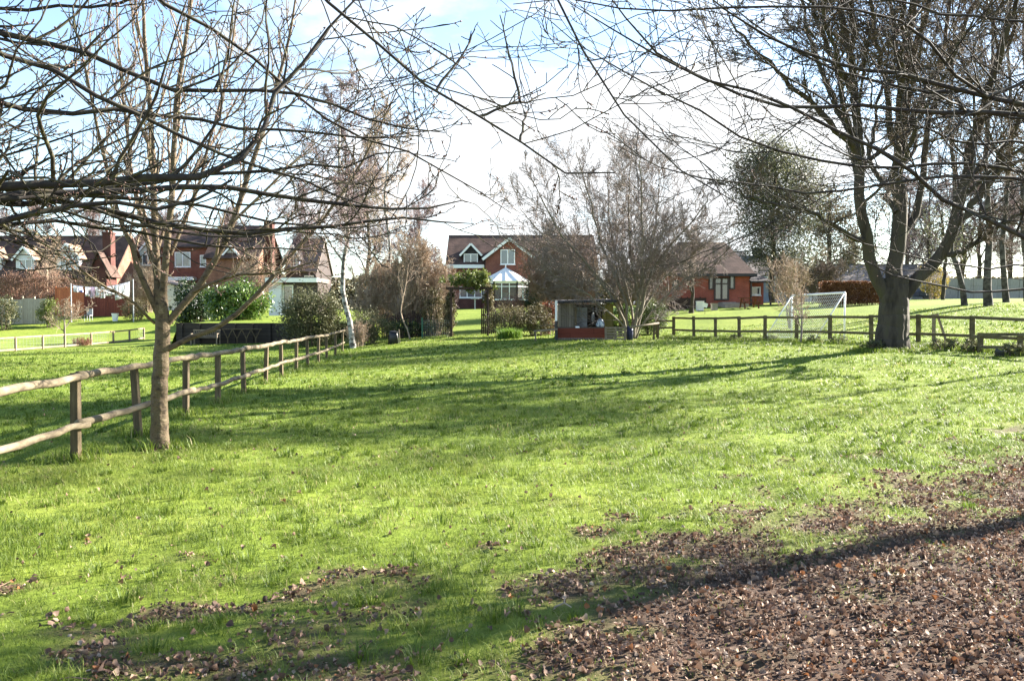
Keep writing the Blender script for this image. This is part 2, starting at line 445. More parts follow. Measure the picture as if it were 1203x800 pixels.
def mat_cloth(name, c):
    m, nt, b = new_mat(name)
    nz = nt.nodes.new("ShaderNodeTexNoise"); nz.inputs["Scale"].default_value = 2.2; nz.inputs["Detail"].default_value = 2
    tc = nt.nodes.new("ShaderNodeTexCoord"); nt.links.new(tc.outputs["Object"], nz.inputs["Vector"])
    r = ramp(nt, c); nt.links.new(nz.outputs["Fac"], r.inputs["Fac"]); nt.links.new(r.outputs["Color"], b.inputs["Base Color"]); b.inputs["Roughness"].default_value = .9
    t = nt.nodes.new("ShaderNodeBsdfTranslucent"); nt.links.new(r.outputs["Color"], t.inputs["Color"])
    mx = nt.nodes.new("ShaderNodeMixShader"); mx.inputs["Fac"].default_value = .45
    nt.links.new(b.outputs["BSDF"], mx.inputs[1]); nt.links.new(t.outputs["BSDF"], mx.inputs[2]); nt.links.new(mx.outputs["Shader"], nt.nodes["Material Output"].inputs["Surface"])
    return m
M['net'] = mat_plain('net_cord', (.62, .62, .62), .7, .05)
M['wire'] = mat_plain('wire_mesh', (.22, .24, .22), .5, .1)
M['black'] = mat_plain('black_plastic', (.018, .018, .021), .45, .15)
M['navy'] = mat_plain('navy_sheet', (.018, .024, .07), .6, .2)
M['tarp'] = mat_plain('dark_tarp', (.022, .027, .045), .6, .25)
M['green_paint'] = mat_plain('green_paint', (.03, .12, .07), .5, .1)
M['grey_metal'] = mat_plain('grey_metal', (.30, .31, .33), .5, .1)
M['bluegrey'] = mat_plain('bluegrey_wall', (.20, .235, .31), .8, .1)
M['cloth_white'] = mat_cloth('cloth_white', [(0.3, (.70, .70, .74)), (0.7, (.82, .82, .84))])
M['cloth_blue'] = mat_cloth('cloth_blue', [(0.42, (.10, .16, .45)), (0.5, (.7, .72, .8))])
M['cloth_pink'] = mat_cloth('cloth_pink', [(0.3, (.62, .50, .62)), (0.7, (.72, .62, .72))])
M['stone'] = mat_noise('stone_slab', [(0.3, (.24, .21, .18)), (0.7, (.36, .32, .28))], 4, rough=.9, bump=.2)
M['blue_bag'] = mat_noise('blue_bag', [(0.42, (.08, .11, .18)), (0.55, (.45, .5, .56))], 6, rough=.6, bump=.3)
def _glass():
    m, nt, b = new_mat('window_glass')
    b.inputs["Base Color"].default_value = (.09, .105, .125, 1); b.inputs["Roughness"].default_value = .06; b.inputs["Specular IOR Level"].default_value = 1.0
    return m
M['glass'] = _glass()
def _clear():
    m, nt, b = new_mat('clear_glass')
    b.inputs["Base Color"].default_value = (.25, .27, .27, 1); b.inputs["Roughness"].default_value = .08
    t = nt.nodes.new("ShaderNodeBsdfTransparent"); mx = nt.nodes.new("ShaderNodeMixShader"); mx.inputs["Fac"].default_value = .84
    nt.links.new(b.outputs["BSDF"], mx.inputs[1]); nt.links.new(t.outputs["BSDF"], mx.inputs[2])
    nt.links.new(mx.outputs["Shader"], nt.nodes["Material Output"].inputs["Surface"])
    return m
M['clear'] = _clear()
M['polycarb'] = mat_plain('roof_sheet', (.76, .75, .72), .35, .06, .5)

GRASS = [(0.0, (.075, .12, .014)), (0.35, (.125, .185, .022)), (0.7, (.18, .235, .036)), (0.93, (.235, .265, .06)), (1.0, (.36, .31, .15))]
M['grass'] = mat_leaf('grass_blades', GRASS, .42, .55, .3)
M['dead_leaf'] = mat_leaf('dead_leaf', [(0.0, (.05, .031, .023)), (0.4, (.165, .098, .066)), (0.75, (.31, .205, .142)), (0.92, (.47, .36, .265)), (1.0, (.28, .115, .045))], .15, .7, .3)
M['laurel'] = mat_leaf('laurel_leaf', [(0, (.03, .065, .012)), (.5, (.085, .15, .025)), (1, (.16, .22, .05))], .25, .3, .6)
M['evergreen'] = mat_leaf('evergreen_leaf', [(0, (.012, .026, .010)), (.5, (.03, .055, .018)), (1, (.06, .09, .03))], .2, .5, .4)
M['olive'] = mat_leaf('olive_leaf', [(0, (.045, .05, .02)), (.5, (.10, .105, .045)), (1, (.18, .165, .085))], .25, .6, .3)
M['eucalypt'] = mat_leaf('eucalypt_leaf', [(0, (.042, .048, .027)), (.5, (.088, .095, .053)), (1, (.155, .15, .088))], .35, .5, .4)
M['browngreen'] = mat_leaf('browngreen_leaf', [(0, (.05, .04, .02)), (.5, (.11, .095, .045)), (1, (.17, .145, .075))], .25, .6, .3)
M['airy'] = mat_leaf('airy_leaf', [(0, (.08, .068, .04)), (.5, (.15, .128, .078)), (1, (.22, .19, .12))], .35)
M['twig_haze'] = mat_noise('twig_haze', [(0.3, (.15, .12, .105)), (0.7, (.26, .21, .185))], 3, rough=.85, bump=0)
M['beech'] = mat_leaf('beech_leaf', [(0, (.085, .034, .016)), (.5, (.18, .078, .036)), (1, (.29, .15, .075))], .3, .6, .3)
M['photinia'] = mat_leaf('photinia_leaf', [(0, (.05, .06, .02)), (.5, (.16, .055, .03)), (1, (.28, .08, .045))], .25, .5, .4)
M['yellow'] = mat_leaf('yellow_leaf', [(0, (.10, .09, .02)), (.5, (.21, .165, .03)), (1, (.34, .26, .06))], .35, .5, .3)
M['ivy'] = mat_leaf('ivy_leaf', [(0, (.04, .06, .012)), (.5, (.11, .14, .03)), (1, (.20, .22, .06))], .3, .45, .4)
M['blade'] = mat_leaf('iris_blade', [(0, (.08, .16, .02)), (1, (.20, .30, .05))], .4, .5, .3)
M['pinkbrown'] = mat_leaf('pinkbrown_leaf', [(0, (.13, .07, .05)), (.5, (.24, .15, .11)), (1, (.34, .24, .17))], .3, .7, .2)
M['topiary'] = mat_leaf('topiary_leaf', [(0, (.03, .05, .015)), (.5, (.08, .11, .035)), (1, (.15, .18, .07))], .25, .5, .4)

# ------------------------------------------------------------------ branches, leaves
def unit(v): return v / np.maximum(np.linalg.norm(v, axis=-1, keepdims=True), 1e-9)

def spline(pts, n):
    """Catmull-Rom through pts, n samples evenly spaced along the length"""
    p = np.asarray(pts, float)
    if len(p) == 2: return p[0] + (p[1] - p[0]) * np.linspace(0, 1, n)[:, None]
    q = np.vstack([2 * p[0] - p[1], p, 2 * p[-1] - p[-2]])
    o = []
    for i in range(1, len(q) - 2):
        t = np.linspace(0, 1, 12, endpoint=False)[:, None]
        a, b, c, d = q[i - 1], q[i], q[i + 1], q[i + 2]
        o.append(0.5 * (2 * b + (c - a) * t + (2 * a - 5 * b + 4 * c - d) * t ** 2 + (3 * b - a - 3 * c + d) * t ** 3))
    o = np.vstack(o + [p[-1:]])
    s = np.r_[0, np.cumsum(np.linalg.norm(np.diff(o, axis=0), axis=1))]
    u = np.linspace(0, s[-1], n)
    return np.stack([np.interp(u, s, o[:, k]) for k in range(o.shape[1])], 1)

def tubes(pts, rad, S=3):
    """(N,P,3) (N,P) -> verts, quads"""
    N, Pn, _ = pts.shape
    t = unit(np.gradient(pts, axis=1))
    ov = unit(pts[:, -1] - pts[:, 0])
    ax = np.argmin(np.abs(ov), axis=1)
    ref = np.eye(3)[ax][:, None, :]
    u = unit(np.cross(t, ref)); v = np.cross(t, u)
    a = np.arange(S) * 2 * np.pi / S
    ring = pts[:, :, None, :] + rad[:, :, None, None] * (np.cos(a)[None, None, :, None] * u[:, :, None, :] + np.sin(a)[None, None, :, None] * v[:, :, None, :])
    V = ring.reshape(-1, 3)
    base = (np.arange(N) * Pn * S)[:, None, None] + (np.arange(Pn - 1) * S)[None, :, None]
    k = np.arange(S)[None, None, :]; k2 = (k + 1) % S
    Q = np.stack([base + k, base + k2, base + S + k2, base + S + k], -1).reshape(-1, 4)
    return V, Q

def grow(par, rad, n, t0=.15, t1=1., a0=25, a1=60, ratio=.5, up=.06, gn=.12, Pn=6, rr=.6, tip=.003, flat=1., short=.5, lvar=.45, absl=None):
    """n children on each of the parents (vectorised)"""
    N, Pp, _ = par.shape
    idx = np.repeat(np.arange(N), n); Mn = N * n
    t = t0 + (t1 - t0) * ((np.tile(np.arange(n), N) + rng.random(Mn)) / n)
    f = np.clip(t * (Pp - 1), 0, Pp - 1.001); i0 = f.astype(int); w_ = (f - i0)[:, None]
    loc = par[idx, i0] * (1 - w_) + par[idx, i0 + 1] * w_
    tang = unit(par[idx, i0 + 1] - par[idx, i0])
    r = rad[idx, i0] * (1 - w_[:, 0]) + rad[idx, i0 + 1] * w_[:, 0]
    rnd = rng.normal(size=(Mn, 3)); rnd[:, 2] *= flat
    perp = unit(rnd - (rnd * tang).sum(1, keepdims=True) * tang)
    a = np.radians(rng.uniform(a0, a1, Mn))[:, None]
    d = np.cos(a) * tang + np.sin(a) * perp
    pl = np.linalg.norm(np.diff(par, axis=1), axis=2).sum(1)[idx]
    L = (absl if absl is not None else pl * ratio) * (1 - short * t) * (1 + lvar * rng.uniform(-1, 1, Mn))
    out = np.empty((Mn, Pn, 3)); out[:, 0] = loc
    for k in range(1, Pn):
        d = unit(d + gn * rng.normal(size=(Mn, 3)) + np.array([0, 0, up]))
        out[:, k] = out[:, k - 1] + d * (L / (Pn - 1))[:, None]
    s = np.linspace(0, 1, Pn)[None, :]
    r0 = np.maximum(r * rr * rng.uniform(.7, 1.1, Mn), tip * 1.15)[:, None]
    return out, tip + (r0 - tip) * (1 - s) ** .9

def keep_above(pr, z):
    k = pr[0][:, :, 2].min(1) > z
    return pr[0][k], pr[1][k]

def bark_tube(pts, rad, S, ridge, flare, seed, n=70):
    """a trunk with furrowed bark and a few root buttresses"""
    p = spline(pts[0], n); s = np.linspace(0, 1, n); r = np.interp(s, np.linspace(0, 1, rad.shape[1]), rad[0])
    t = unit(np.gradient(p, axis=0)); u = unit(np.cross(t, np.array([0, 1., 0]))); v = np.cross(u, t)
    a = np.arange(S) * 2 * np.pi / S
    A, SS = np.meshgrid(a, s); L = np.linalg.norm(np.diff(p, axis=0), axis=1).sum()
    k1 = np.cos(A) * 3; k2 = np.sin(A) * 3
    f = fbm(k1 * 2.6 + 40, k2 * 2.6 + SS * L * .35 + 20, seed, 4) - .5
    lump = fbm(k1 * .5 + 9, k2 * .5 + SS * L * 1.0 + 5, seed + 9, 3) - .5
    but = np.maximum(0, np.cos(A * 5 + 1.3) * .6 + np.cos(A * 3 + .4) * .5) * np.exp(-SS * L / flare)
    RR = r[:, None] * (1 + ridge * 2 * f + ridge * 2.2 * lump + .42 * but)
    V = p[:, None, :] + RR[:, :, None] * (np.cos(a)[None, :, None] * u[:, None, :] + np.sin(a)[None, :, None] * v[:, None, :])
    base = (np.arange(n - 1) * S)[:, None]; k = np.arange(S)[None]; kk = (k + 1) % S
    return V.reshape(-1, 3), np.stack([base + k, base + kk, base + S + kk, base + S + k], -1).reshape(-1, 4)

class Tubes:
    def __init__(s): s.V = []; s.Q = []; s.n = 0
    def add(s, pts, rad, S=3):
        v, q = tubes(pts, rad, S); s.V.append(v); s.Q.append(q + s.n); s.n += len(v); return s
    def raw(s, v, q): s.V.append(v); s.Q.append(q + s.n); s.n += len(v); return s
    def build(s, name, mat, parent):
        return np_mesh(name, np.vstack(s.V), quads=np.vstack(s.Q), mat=mat, parent=parent, smooth=True)

def limb(pts, r0, r1, n=14, wob=0., power=.8):
    p = spline(pts, n)
    if wob:
        nse = rng.normal(size=p.shape) * wob; nse[0] = 0
        p = p + nse
    return p[None], (r1 + (r0 - r1) * (1 - np.linspace(0, 1, n)) ** power)[None]

def quads_leaf(c, nrm, size, asp=.5):
    """leaf-shaped quads (diamond) at c"""
    N = len(c)
    rnd = rng.normal(size=(N, 3))
    a = unit(np.cross(nrm, rnd)); b = np.cross(unit(nrm), a)
    s = np.broadcast_to(np.asarray(size), (N,))[:, None]
    V = np.stack([c - a * s * .5, c + b * s * asp * .5 + nrm * 0, c + a * s * .5, c - b * s * asp * .5], 1).reshape(-1, 3)
    Q = (np.arange(N) * 4)[:, None] + np.arange(4)[None]
    return V, Q

def leaf_mesh(name, c, size, mat, parent, asp=.5, upb=.4, var=None, pts_per=1, loc=None):
    n = unit(rng.normal(size=(len(c), 3)) + np.array([0, 0, upb]))
    V, Q = quads_leaf(c, n, size, asp)
    if var is None: var = rng.random(len(c))
    return np_mesh(name, V, quads=Q, mat=mat, parent=parent, attrs={"var": np.repeat(np.clip(var, 0, 1), 4)}, loc=loc)

def root_flare(pts, rad, f=1.6, h=.10):
    """widen the foot of a trunk"""
    n = rad.shape[1]; s = np.linspace(0, 1, n)
    rad[0] *= 1 + (f - 1) * np.exp(-s / h)
    return rad

def bare_tree(name, label, base, height, spread, r0, bark, twig, group=None, cat='tree', stems=1, lean=(0, 0), n1=12, n2=9, n3=9, n4=4,
              t0=.22, up=.10, tip=.012, ang=(30, 60), limb_ratio=.45, droop=0., gn=.10, trunk_pts=None, hang=0, twist=.12, r_up=.25):
    root = empty(name, base, label, cat, group)
    b = np.asarray(base, float)
    T = Tubes(); C = Tubes()
    tr = []; rd = []
    for s in range(stems):
        if trunk_pts is not None: tp = trunk_pts[s]
        else:
            az = rng.uniform(0, 2 * np.pi) if stems > 1 else 0
            sp = spread * .55 if stems > 1 else 0
            top = b + np.array([lean[0] + sp * math.cos(az), lean[1] + sp * math.sin(az), height * (rng.uniform(.8, 1) if stems > 1 else 1)])
            mid = b + (top - b) * .5 * np.array([.7, .7, 1]) + rng.normal(size=3) * height * .02
            tp = [b - np.array([0, 0, .15]), mid, top]
        p, r = limb(tp, r0 * (1 if stems == 1 else rng.uniform(.6, 1)), r0 * .08 + tip, 12, height * .004)
        r = root_flare(p, r, 1.45, .06)
        tr.append(p); rd.append(r)
    p0 = np.vstack(tr); q0 = np.vstack(rd)
    T.add(p0, q0, 9)
    p1, q1 = grow(p0, q0, n1, t0, .98, ang[0], ang[1], limb_ratio, up, gn, 8, .55, tip)
    T.add(p1, q1, 5)
    p2, q2 = grow(p1, q1, n2, .12, 1, 25, 60, .5, up * .7 - droop, gn * 1.2, 6, .6, tip)
    C.add(p2, q2, 4)
    p3, q3 = grow(p2, q2, n3, .1, 1, 20, 60, .70, up * .5 - droop * 2, gn * 1.4, 5, .65, tip)
    C.add(p3, q3, 3)
    if n4:
        p4, q4 = grow(p3, q3, n4, .1, 1, 20, 60, .75, up * .3 - droop * 3, gn * 1.5, 4, .8, tip)
        C.add(p4, q4, 3)
    if hang:
        ph, qh = grow(p2, q2, hang, .4, 1, 40, 90, .8, -.5, .1, 6, .6, tip)
        C.add(ph, qh, 3)
    T.build('trunk', bark, root)
    C.build('crown', twig, root)
    return root

def blob_points(n, center, size, seed_rough=.25, shell=.6, floor=None):
    """points in an uneven ellipsoid, denser towards the skin"""
    d = unit(rng.normal(size=(n, 3)))
    az = np.arctan2(d[:, 1], d[:, 0]); el = np.arcsin(d[:, 2])
    bump = 1 + seed_rough * (2 * fbm(az * 2.2 + 50 + center[0], el * 2.6 + 30 + center[1], int(abs(center[0] * 7)) + 3, 3) - 1) * 1.6
    r = (shell + (1 - shell) * rng.random(n)) ** .7
    r = r * bump * rng.uniform(.88, 1.06, n)
    p = np.asarray(center) + d * r[:, None] * np.asarray(size)
    if floor is not None:
        k = p[:, 2] > floor; p = p[k]
    return p

def clumped(n_cl, per, center, size, rad, rough=.25, shell=.4, floor=None):
    c = blob_points(n_cl, center, size, rough, shell)
    p = np.repeat(c, per, axis=0) + rng.normal(size=(len(c) * per, 3)) * rad
    v = np.repeat(rng.random(len(c)) * .6, per) + rng.random(len(c) * per) * .4
    if floor is not None:
        k = p[:, 2] > floor; p = p[k]; v = v[k]
    return p, v

def shrub(name, label, base, w, d, h, leafmat, stemmat, n_cl=90, per=45, leaf=.09, asp=.5, rough=.25, stems=14, group=None, cat='shrub', shell=.35, crad=None, flat=.0):
    root = empty(name, base, label, cat, group)
    b = np.asarray(base, float)
    n = stems
    az = rng.uniform(0, 2 * np.pi, n); rr_ = rng.uniform(.2, .85, n)
    tops = b + np.c_[np.cos(az) * rr_ * w / 2, np.sin(az) * rr_ * d / 2, rng.uniform(.55, .9, n) * h]
    st = b + np.c_[np.cos(az) * .12 * w, np.sin(az) * .12 * d, np.full(n, -.08)]
    mid = (st + tops) / 2 + rng.normal(size=(n, 3)) * .06 * h
    t = np.linspace(0, 1, 6)[None, :, None]
    pts = (1 - t) ** 2 * st[:, None] + 2 * t * (1 - t) * mid[:, None] + t ** 2 * tops[:, None]
    rad = np.linspace(.018, .006, 6)[None, :] * np.ones((n, 1)) * (1 + h * .25)
    T = Tubes().add(pts, rad, 4)
    p1, q1 = grow(pts, rad, 6, .25, 1, 25, 65, .4, .08, .15, 5, .6, .005); T.add(p1, q1, 3)
    T.build('stems', stemmat, root)
    p, v = clumped(n_cl, per, b + np.array([0, 0, h * .5]), (w / 2, d / 2, h / 2), crad or min(w, d, h) * .09, rough, shell, floor=b[2] + .02)
    leaf_mesh('foliage', p, leaf * 1.45 * rng.uniform(.6, 1.3, len(p)), leafmat, root, asp, .5, v)
    return root

def twig_shrub(name, label, base, w, d, h, mat, stems=30, n1=8, n2=6, n3=4, tip=.006, r=.02, group=None, cat='shrub', up=.12, fan=.5):
    root = empty(name, base, label, cat, group)
    b = np.asarray(base, float); n = stems
    az = rng.uniform(0, 2 * np.pi, n); rr_ = np.sqrt(rng.random(n))
    st = b + np.c_[np.cos(az) * rr_ * w * .28, np.sin(az) * rr_ * d * .28, np.full(n, -.08)]
    top = b + np.c_[np.cos(az) * rr_ * w * fan, np.sin(az) * rr_ * d * fan, h * rng.uniform(.65, 1, n) * (1 - .25 * rr_)]
    mid = (st + top) / 2 + rng.normal(size=(n, 3)) * .05 * h
    t = np.linspace(0, 1, 8)[None, :, None]
    pts = (1 - t) ** 2 * st[:, None] + 2 * t * (1 - t) * mid[:, None] + t ** 2 * top[:, None]
    rad = np.linspace(r, tip, 8)[None, :] * rng.uniform(.6, 1.2, (n, 1))
    T = Tubes().add(pts, rad, 4); T.build('stems', mat, root)
    C = Tubes()
    p1, q1 = grow(pts, rad, n1, .2, 1, 20, 55, .38, up, .14, 6, .6, tip); C.add(p1, q1, 3)
    p2, q2 = grow(p1, q1, n2, .1, 1, 20, 60, .5, up * .6, .18, 5, .7, tip); C.add(p2, q2, 3)
    if n3:
        p3, q3 = grow(p2, q2, n3, .1, 1, 20, 60, .55, up * .4, .2, 4, .8, tip); C.add(p3, q3, 3)
    C.build('twigs', mat, root)
    return root

# ------------------------------------------------------------------ ground
def axis(parts):
    o = []
    for (a, b, s) in parts: o.append(np.arange(a, b, s))
    return np.unique(np.round(np.concatenate(o), 4))
gx = axis([(-900, -150, 60), (-150, -60, 10), (-60, -14, 1.5), (-14, 14, .2), (14, 60, 1.5), (60, 150, 10), (150, 901, 60)])
gy = axis([(-60, -4, 6), (-4, 2.6, .5), (2.6, 18, .16), (18, 46, .45), (46, 100, 1.2), (100, 160, 6), (160, 1200, 80)])
Xg, Yg = np.meshgrid(gx, gy)
Zg = ground(Xg, Yg)
Bg = bare(Xg, Yg) * (Yg < 16)
Zg = Zg + 0.03 * Bg * (fbm(Xg * 5, Yg * 5, 77, 3) - .5)
nxg, nyg = len(gx), len(gy)
ii = (np.arange(nyg - 1)[:, None] * nxg + np.arange(nxg - 1)[None]).ravel()
def _ground_mat():
    m, nt, b = new_mat('meadow_ground')
    tc = nt.nodes.new("ShaderNodeTexCoord")
    def noise(sc_, det=6, rough=.6):
        n = nt.nodes.new("ShaderNodeTexNoise"); n.inputs["Scale"].default_value = sc_; n.inputs["Detail"].default_value = det; n.inputs["Roughness"].default_value = rough
        nt.links.new(tc.outputs["Object"], n.inputs["Vector"]); return n
    n1 = noise(.35); n2 = noise(5.5, 8, .7); n3 = noise(26, 6, .7)
    g1 = ramp(nt, [(.30, (.105, .15, .02)), (.5, (.14, .19, .026)), (.7, (.19, .225, .04))]); nt.links.new(n1.outputs["Fac"], g1.inputs["Fac"])
    g2 = ramp(nt, [(.28, (.55, .55, .50)), (.5, (1, 1, 1)), (.75, (1.3, 1.2, 1.25))]); nt.links.new(n2.outputs["Fac"], g2.inputs["Fac"])
    mg = nt.nodes.new("ShaderNodeMixRGB"); mg.blend_type = 'MULTIPLY'; mg.inputs["Fac"].default_value = 1
    nt.links.new(g1.outputs["Color"], mg.inputs["Color1"]); nt.links.new(g2.outputs["Color"], mg.inputs["Color2"])
    so = ramp(nt, [(.3, (.03, .02, .015)), (.5, (.075, .05, .037)), (.7, (.14, .10, .075))]); nt.links.new(n3.outputs["Fac"], so.inputs["Fac"])
    at = nt.nodes.new("ShaderNodeAttribute"); at.attribute_name = "bare"
    mx = nt.nodes.new("ShaderNodeMixRGB")
    nt.links.new(at.outputs["Fac"], mx.inputs["Fac"]); nt.links.new(mg.outputs["Color"], mx.inputs["Color1"]); nt.links.new(so.outputs["Color"], mx.inputs["Color2"])
    nt.links.new(mx.outputs["Color"], b.inputs["Base Color"])
    b.inputs["Roughness"].default_value = .95; b.inputs["Specular IOR Level"].default_value = .1
    bp = nt.nodes.new("ShaderNodeBump"); bp.inputs["Strength"].default_value = .7; bp.inputs["Distance"].default_value = .04
    nt.links.new(n2.outputs["Fac"], bp.inputs["Height"])
    bp2 = nt.nodes.new("ShaderNodeBump"); bp2.inputs["Strength"].default_value = .8; bp2.inputs["Distance"].default_value = .012
    nt.links.new(n3.outputs["Fac"], bp2.inputs["Height"]); nt.links.new(bp.outputs["Normal"], bp2.inputs["Normal"])
    nt.links.new(bp2.outputs["Normal"], b.inputs["Normal"])
    return m
tag(np_mesh('ground', np.c_[Xg.ravel(), Yg.ravel(), Zg.ravel()], quads=np.c_[ii, ii + 1, ii + nxg + 1, ii + nxg], mat=_ground_mat(), smooth=True,
            attrs={"bare": Bg.ravel()}), kind='structure')

# ------------------------------------------------------------------ grass blades
def in_view(x, y, m=1.3): return np.abs(x) < .64 * y + m
def scatter(n, y0, y1):
    hw = .64 * y1 + 1.3
    x = rng.uniform(-hw, hw, n); y = rng.uniform(y0, y1, n)
    k = in_view(x, y); return x[k], y[k]

def blades(dens, y0, y1, hgt, wid, lean, keep=None):
    hw = .64 * y1 + 1.3
    x, y = scatter(int(dens * 2 * hw * (y1 - y0)), y0, y1)
    # most blades stand in loose tufts
    nt_ = max(1, len(x) // 14); tx, ty = scatter(int(nt_ * 1.6), y0, y1)
    k = rng.integers(0, len(tx), len(x)); pick = rng.random(len(x)) < .62; sd_ = .018 + .0016 * y0
    x = np.where(pick, tx[k] + rng.normal(size=len(x)) * sd_, x); y = np.where(pick, ty[k] + rng.normal(size=len(x)) * sd_, y)
    b_ = bare(x, y)
    thin = .74 + .75 * (fbm(x * 2.3, y * 2.3, 91, 3) - .5) * 2
    k = (rng.random(len(x)) < (1 - b_) ** 1.6 * np.clip(thin, .25, 1) + .012 + .16 * sstep(.55, .75, fbm(x * 3.1, y * 3.1, 19, 2)) * b_)
    if keep is not None: k &= keep(x, y)
    x, y, b_ = x[k], y[k], b_[k]
    N = len(x)
    z = ground(x, y) - .004
    clump = fbm(x * 1.4, y * 1.4, 63, 3); c2 = fbm(x * 7, y * 7, 64, 2)
    h = hgt * (.45 + .9 * rng.random(N)) * (.35 + 1.3 * clump) * (.6 + .8 * c2) * (1 - .45 * b_)
    az = rng.uniform(0, 2 * np.pi, N); ln = lean * (.3 + rng.random(N)) * h
    hd = np.c_[np.cos(az), np.sin(az), np.zeros(N)]
    wd = az + np.pi / 2 + rng.normal(size=N) * .5
    wv = np.c_[np.cos(wd), np.sin(wd), np.zeros(N)] * (wid * rng.uniform(.6, 1.3, N) / 2)[:, None]
    b0 = np.c_[x, y, z]
    m1 = b0 + hd * (ln * .35)[:, None] + np.array([0, 0, 1.]) * (h * .6)[:, None]
    tp = b0 + hd * ln[:, None] + np.array([0, 0, 1.]) * (h * (1 - .25 * rng.random(N) * lean))[:, None]
    V = np.stack([b0 - wv, b0 + wv, m1 + wv * .75, m1 - wv * .75, tp], 1).reshape(-1, 3)
    i5 = (np.arange(N) * 5)[:, None]
    var = np.clip(.36 + .55 * (fbm(x * .45, y * .45, 12, 3) - .5) * 2 + .45 * (fbm(x * 1.9, y * 1.9, 13, 3) - .5) * 2 + .24 * rng.normal(size=N) + .2 * (c2 - .5), 0, 1)
    var = np.where(rng.random(N) < .02 + .09 * sstep(.55, .75, fbm(x * .9, y * .9, 29, 3)), 1.0, np.minimum(var, .93))
    return V, i5 + np.array([[0, 1, 2, 3]]), i5 + np.array([[3, 2, 4]]), np.repeat(var, 5)

def join_blades(sets):
    V = []; Q = []; T_ = []; A = []; n = 0
    for (v, q, t, a) in sets:
        V.append(v); Q.append(q + n); T_.append(t + n); A.append(a); n += len(v)
    return np.vstack(V), np.vstack(Q), np.vstack(T_), np.concatenate(A)
def tussocks(n, y0, y1, per, hgt, wid):
    x, y = scatter(n, y0, y1); k = bare(x, y) < .5; x, y = np.repeat(x[k], per), np.repeat(y[k], per); N = len(x)
    sc_ = np.repeat(rng.uniform(.5, 1.3, k.sum()), per)
    ox, oy = rng.normal(size=N) * .035 * sc_, rng.normal(size=N) * .035 * sc_
    x = x + ox; y = y + oy; z = ground(x, y) - .005
    az = np.arctan2(oy, ox) + rng.normal(size=N) * .5; h = hgt * sc_ * rng.uniform(.5, 1.2, N); ln = h * rng.uniform(.3, 1.1, N)
    hd = np.c_[np.cos(az), np.sin(az), np.zeros(N)]; wv = np.c_[-np.sin(az), np.cos(az), np.zeros(N)] * wid / 2
    b0 = np.c_[x, y, z]; m1 = b0 + hd * (ln * .35)[:, None] + np.array([0, 0, 1.]) * (h * .6)[:, None]; tp = b0 + hd * ln[:, None] + np.array([0, 0, 1.]) * (h * .8)[:, None]
    V = np.stack([b0 - wv, b0 + wv, m1 + wv * .8, m1 - wv * .8, tp], 1).reshape(-1, 3); i5 = (np.arange(N) * 5)[:, None]
    return V, i5 + np.array([[0, 1, 2, 3]]), i5 + np.array([[3, 2, 4]]), np.repeat(np.clip(rng.normal(.12, .12, N), 0, .6), 5)
v, q, t, a = join_blades([
    tussocks(420, 3.2, 10, 46, .085, .006), tussocks(900, 10, 20, 36, .10, .010), tussocks(900, 20, 40, 26, .12, .02),
    blades(3600, 3.0, 7.0, .060, .0042, 1.1),
    blades(2200, 7.0, 12.0, .058, .0055, 1.1),
    blades(900, 12.0, 20.0, .062, .009, 1.1),
    blades(260, 20.0, 32.0, .066, .018, 1.0),
    blades(90, 32.0, 48.0, .07, .03, .9)])
tag(np_mesh('grass', v, quads=q, tris=t, mat=M['grass'], attrs={"var": a}), 'short green meadow grass over the whole paddock', 'grass', kind='stuff')

# ------------------------------------------------------------------ dead leaves on the ground
def dead_leaves(x, y, size, lift=.0):
    N = len(x); z = ground(x, y) + .006 + lift * rng.random(N)
    c = np.c_[x, y, z]
    n = unit(np.c_[rng.normal(size=(N, 2)) * .85, np.full(N, 1.)])
    a = unit(np.cross(n, rng.normal(size=(N, 3)))); b = np.cross(n, a)
    s = size[:, None]
    asp = rng.uniform(.38, .62, N)[:, None]; fold = rng.uniform(-.3, .8, N)[:, None]; curl = rng.uniform(-.4, .8, N)[:, None]
    p0 = c - a * s * .5 + n * s * curl * .6
    p1 = c + a * s * .5 + n * s * curl
    m0 = c - a * s * .12; m1 = c + a * s * .2
    l0 = m0 + b * s * asp * .9 + n * s * fold; l1 = m1 + b * s * asp * .75 + n * s * (fold + curl * .3)
    r0 = m0 - b * s * asp * .9 + n * s * fold; r1 = m1 - b * s * asp * .75 + n * s * (fold + curl * .3)
    V = np.stack([p0, m0, m1, p1, l0, l1, r0, r1], 1).reshape(-1, 3)
    i = (np.arange(N) * 8)[:, None]
    Q = np.vstack([i + np.array([[1, 2, 5, 4]]), i + np.array([[2, 1, 6, 7]])])
    T_ = np.vstack([i + np.array([[0, 1, 4]]), i + np.array([[1, 0, 6]]), i + np.array([[2, 3, 5]]), i + np.array([[3, 2, 7]])])
    var = np.clip(rng.beta(1.6, 2.0, N), 0, .95); var = np.where(rng.random(N) < .03, 1, var)
    return V, Q, T_, np.repeat(var, 8)
sets = []
x, y = scatter(230000, 3.0, 12.5); b_ = bare(x, y); s_ = fbm(x * 2.2, y * 2.2, 40, 3)
k = rng.random(len(x)) < b_ ** 1.9 * np.clip(.25 + 1.5 * (s_ - .2), .1, 1); x, y = x[k], y[k]
sets.append(dead_leaves(x, y, rng.uniform(.010, .030, len(x)), .012))
x, y = scatter(60000, 3.0, 12.5); b_ = bare(x, y)
k = rng.random(len(x)) < b_ ** 1.7 * .75; x, y = x[k], y[k]
sets.append(dead_leaves(x, y, rng.uniform(.022, .050, len(x)), .02))
x, y = scatter(6500, 3.2, 17); k = rng.random(len(x)) < (.14 + .5 * (y < 6.5)); x, y = x[k], y[k]
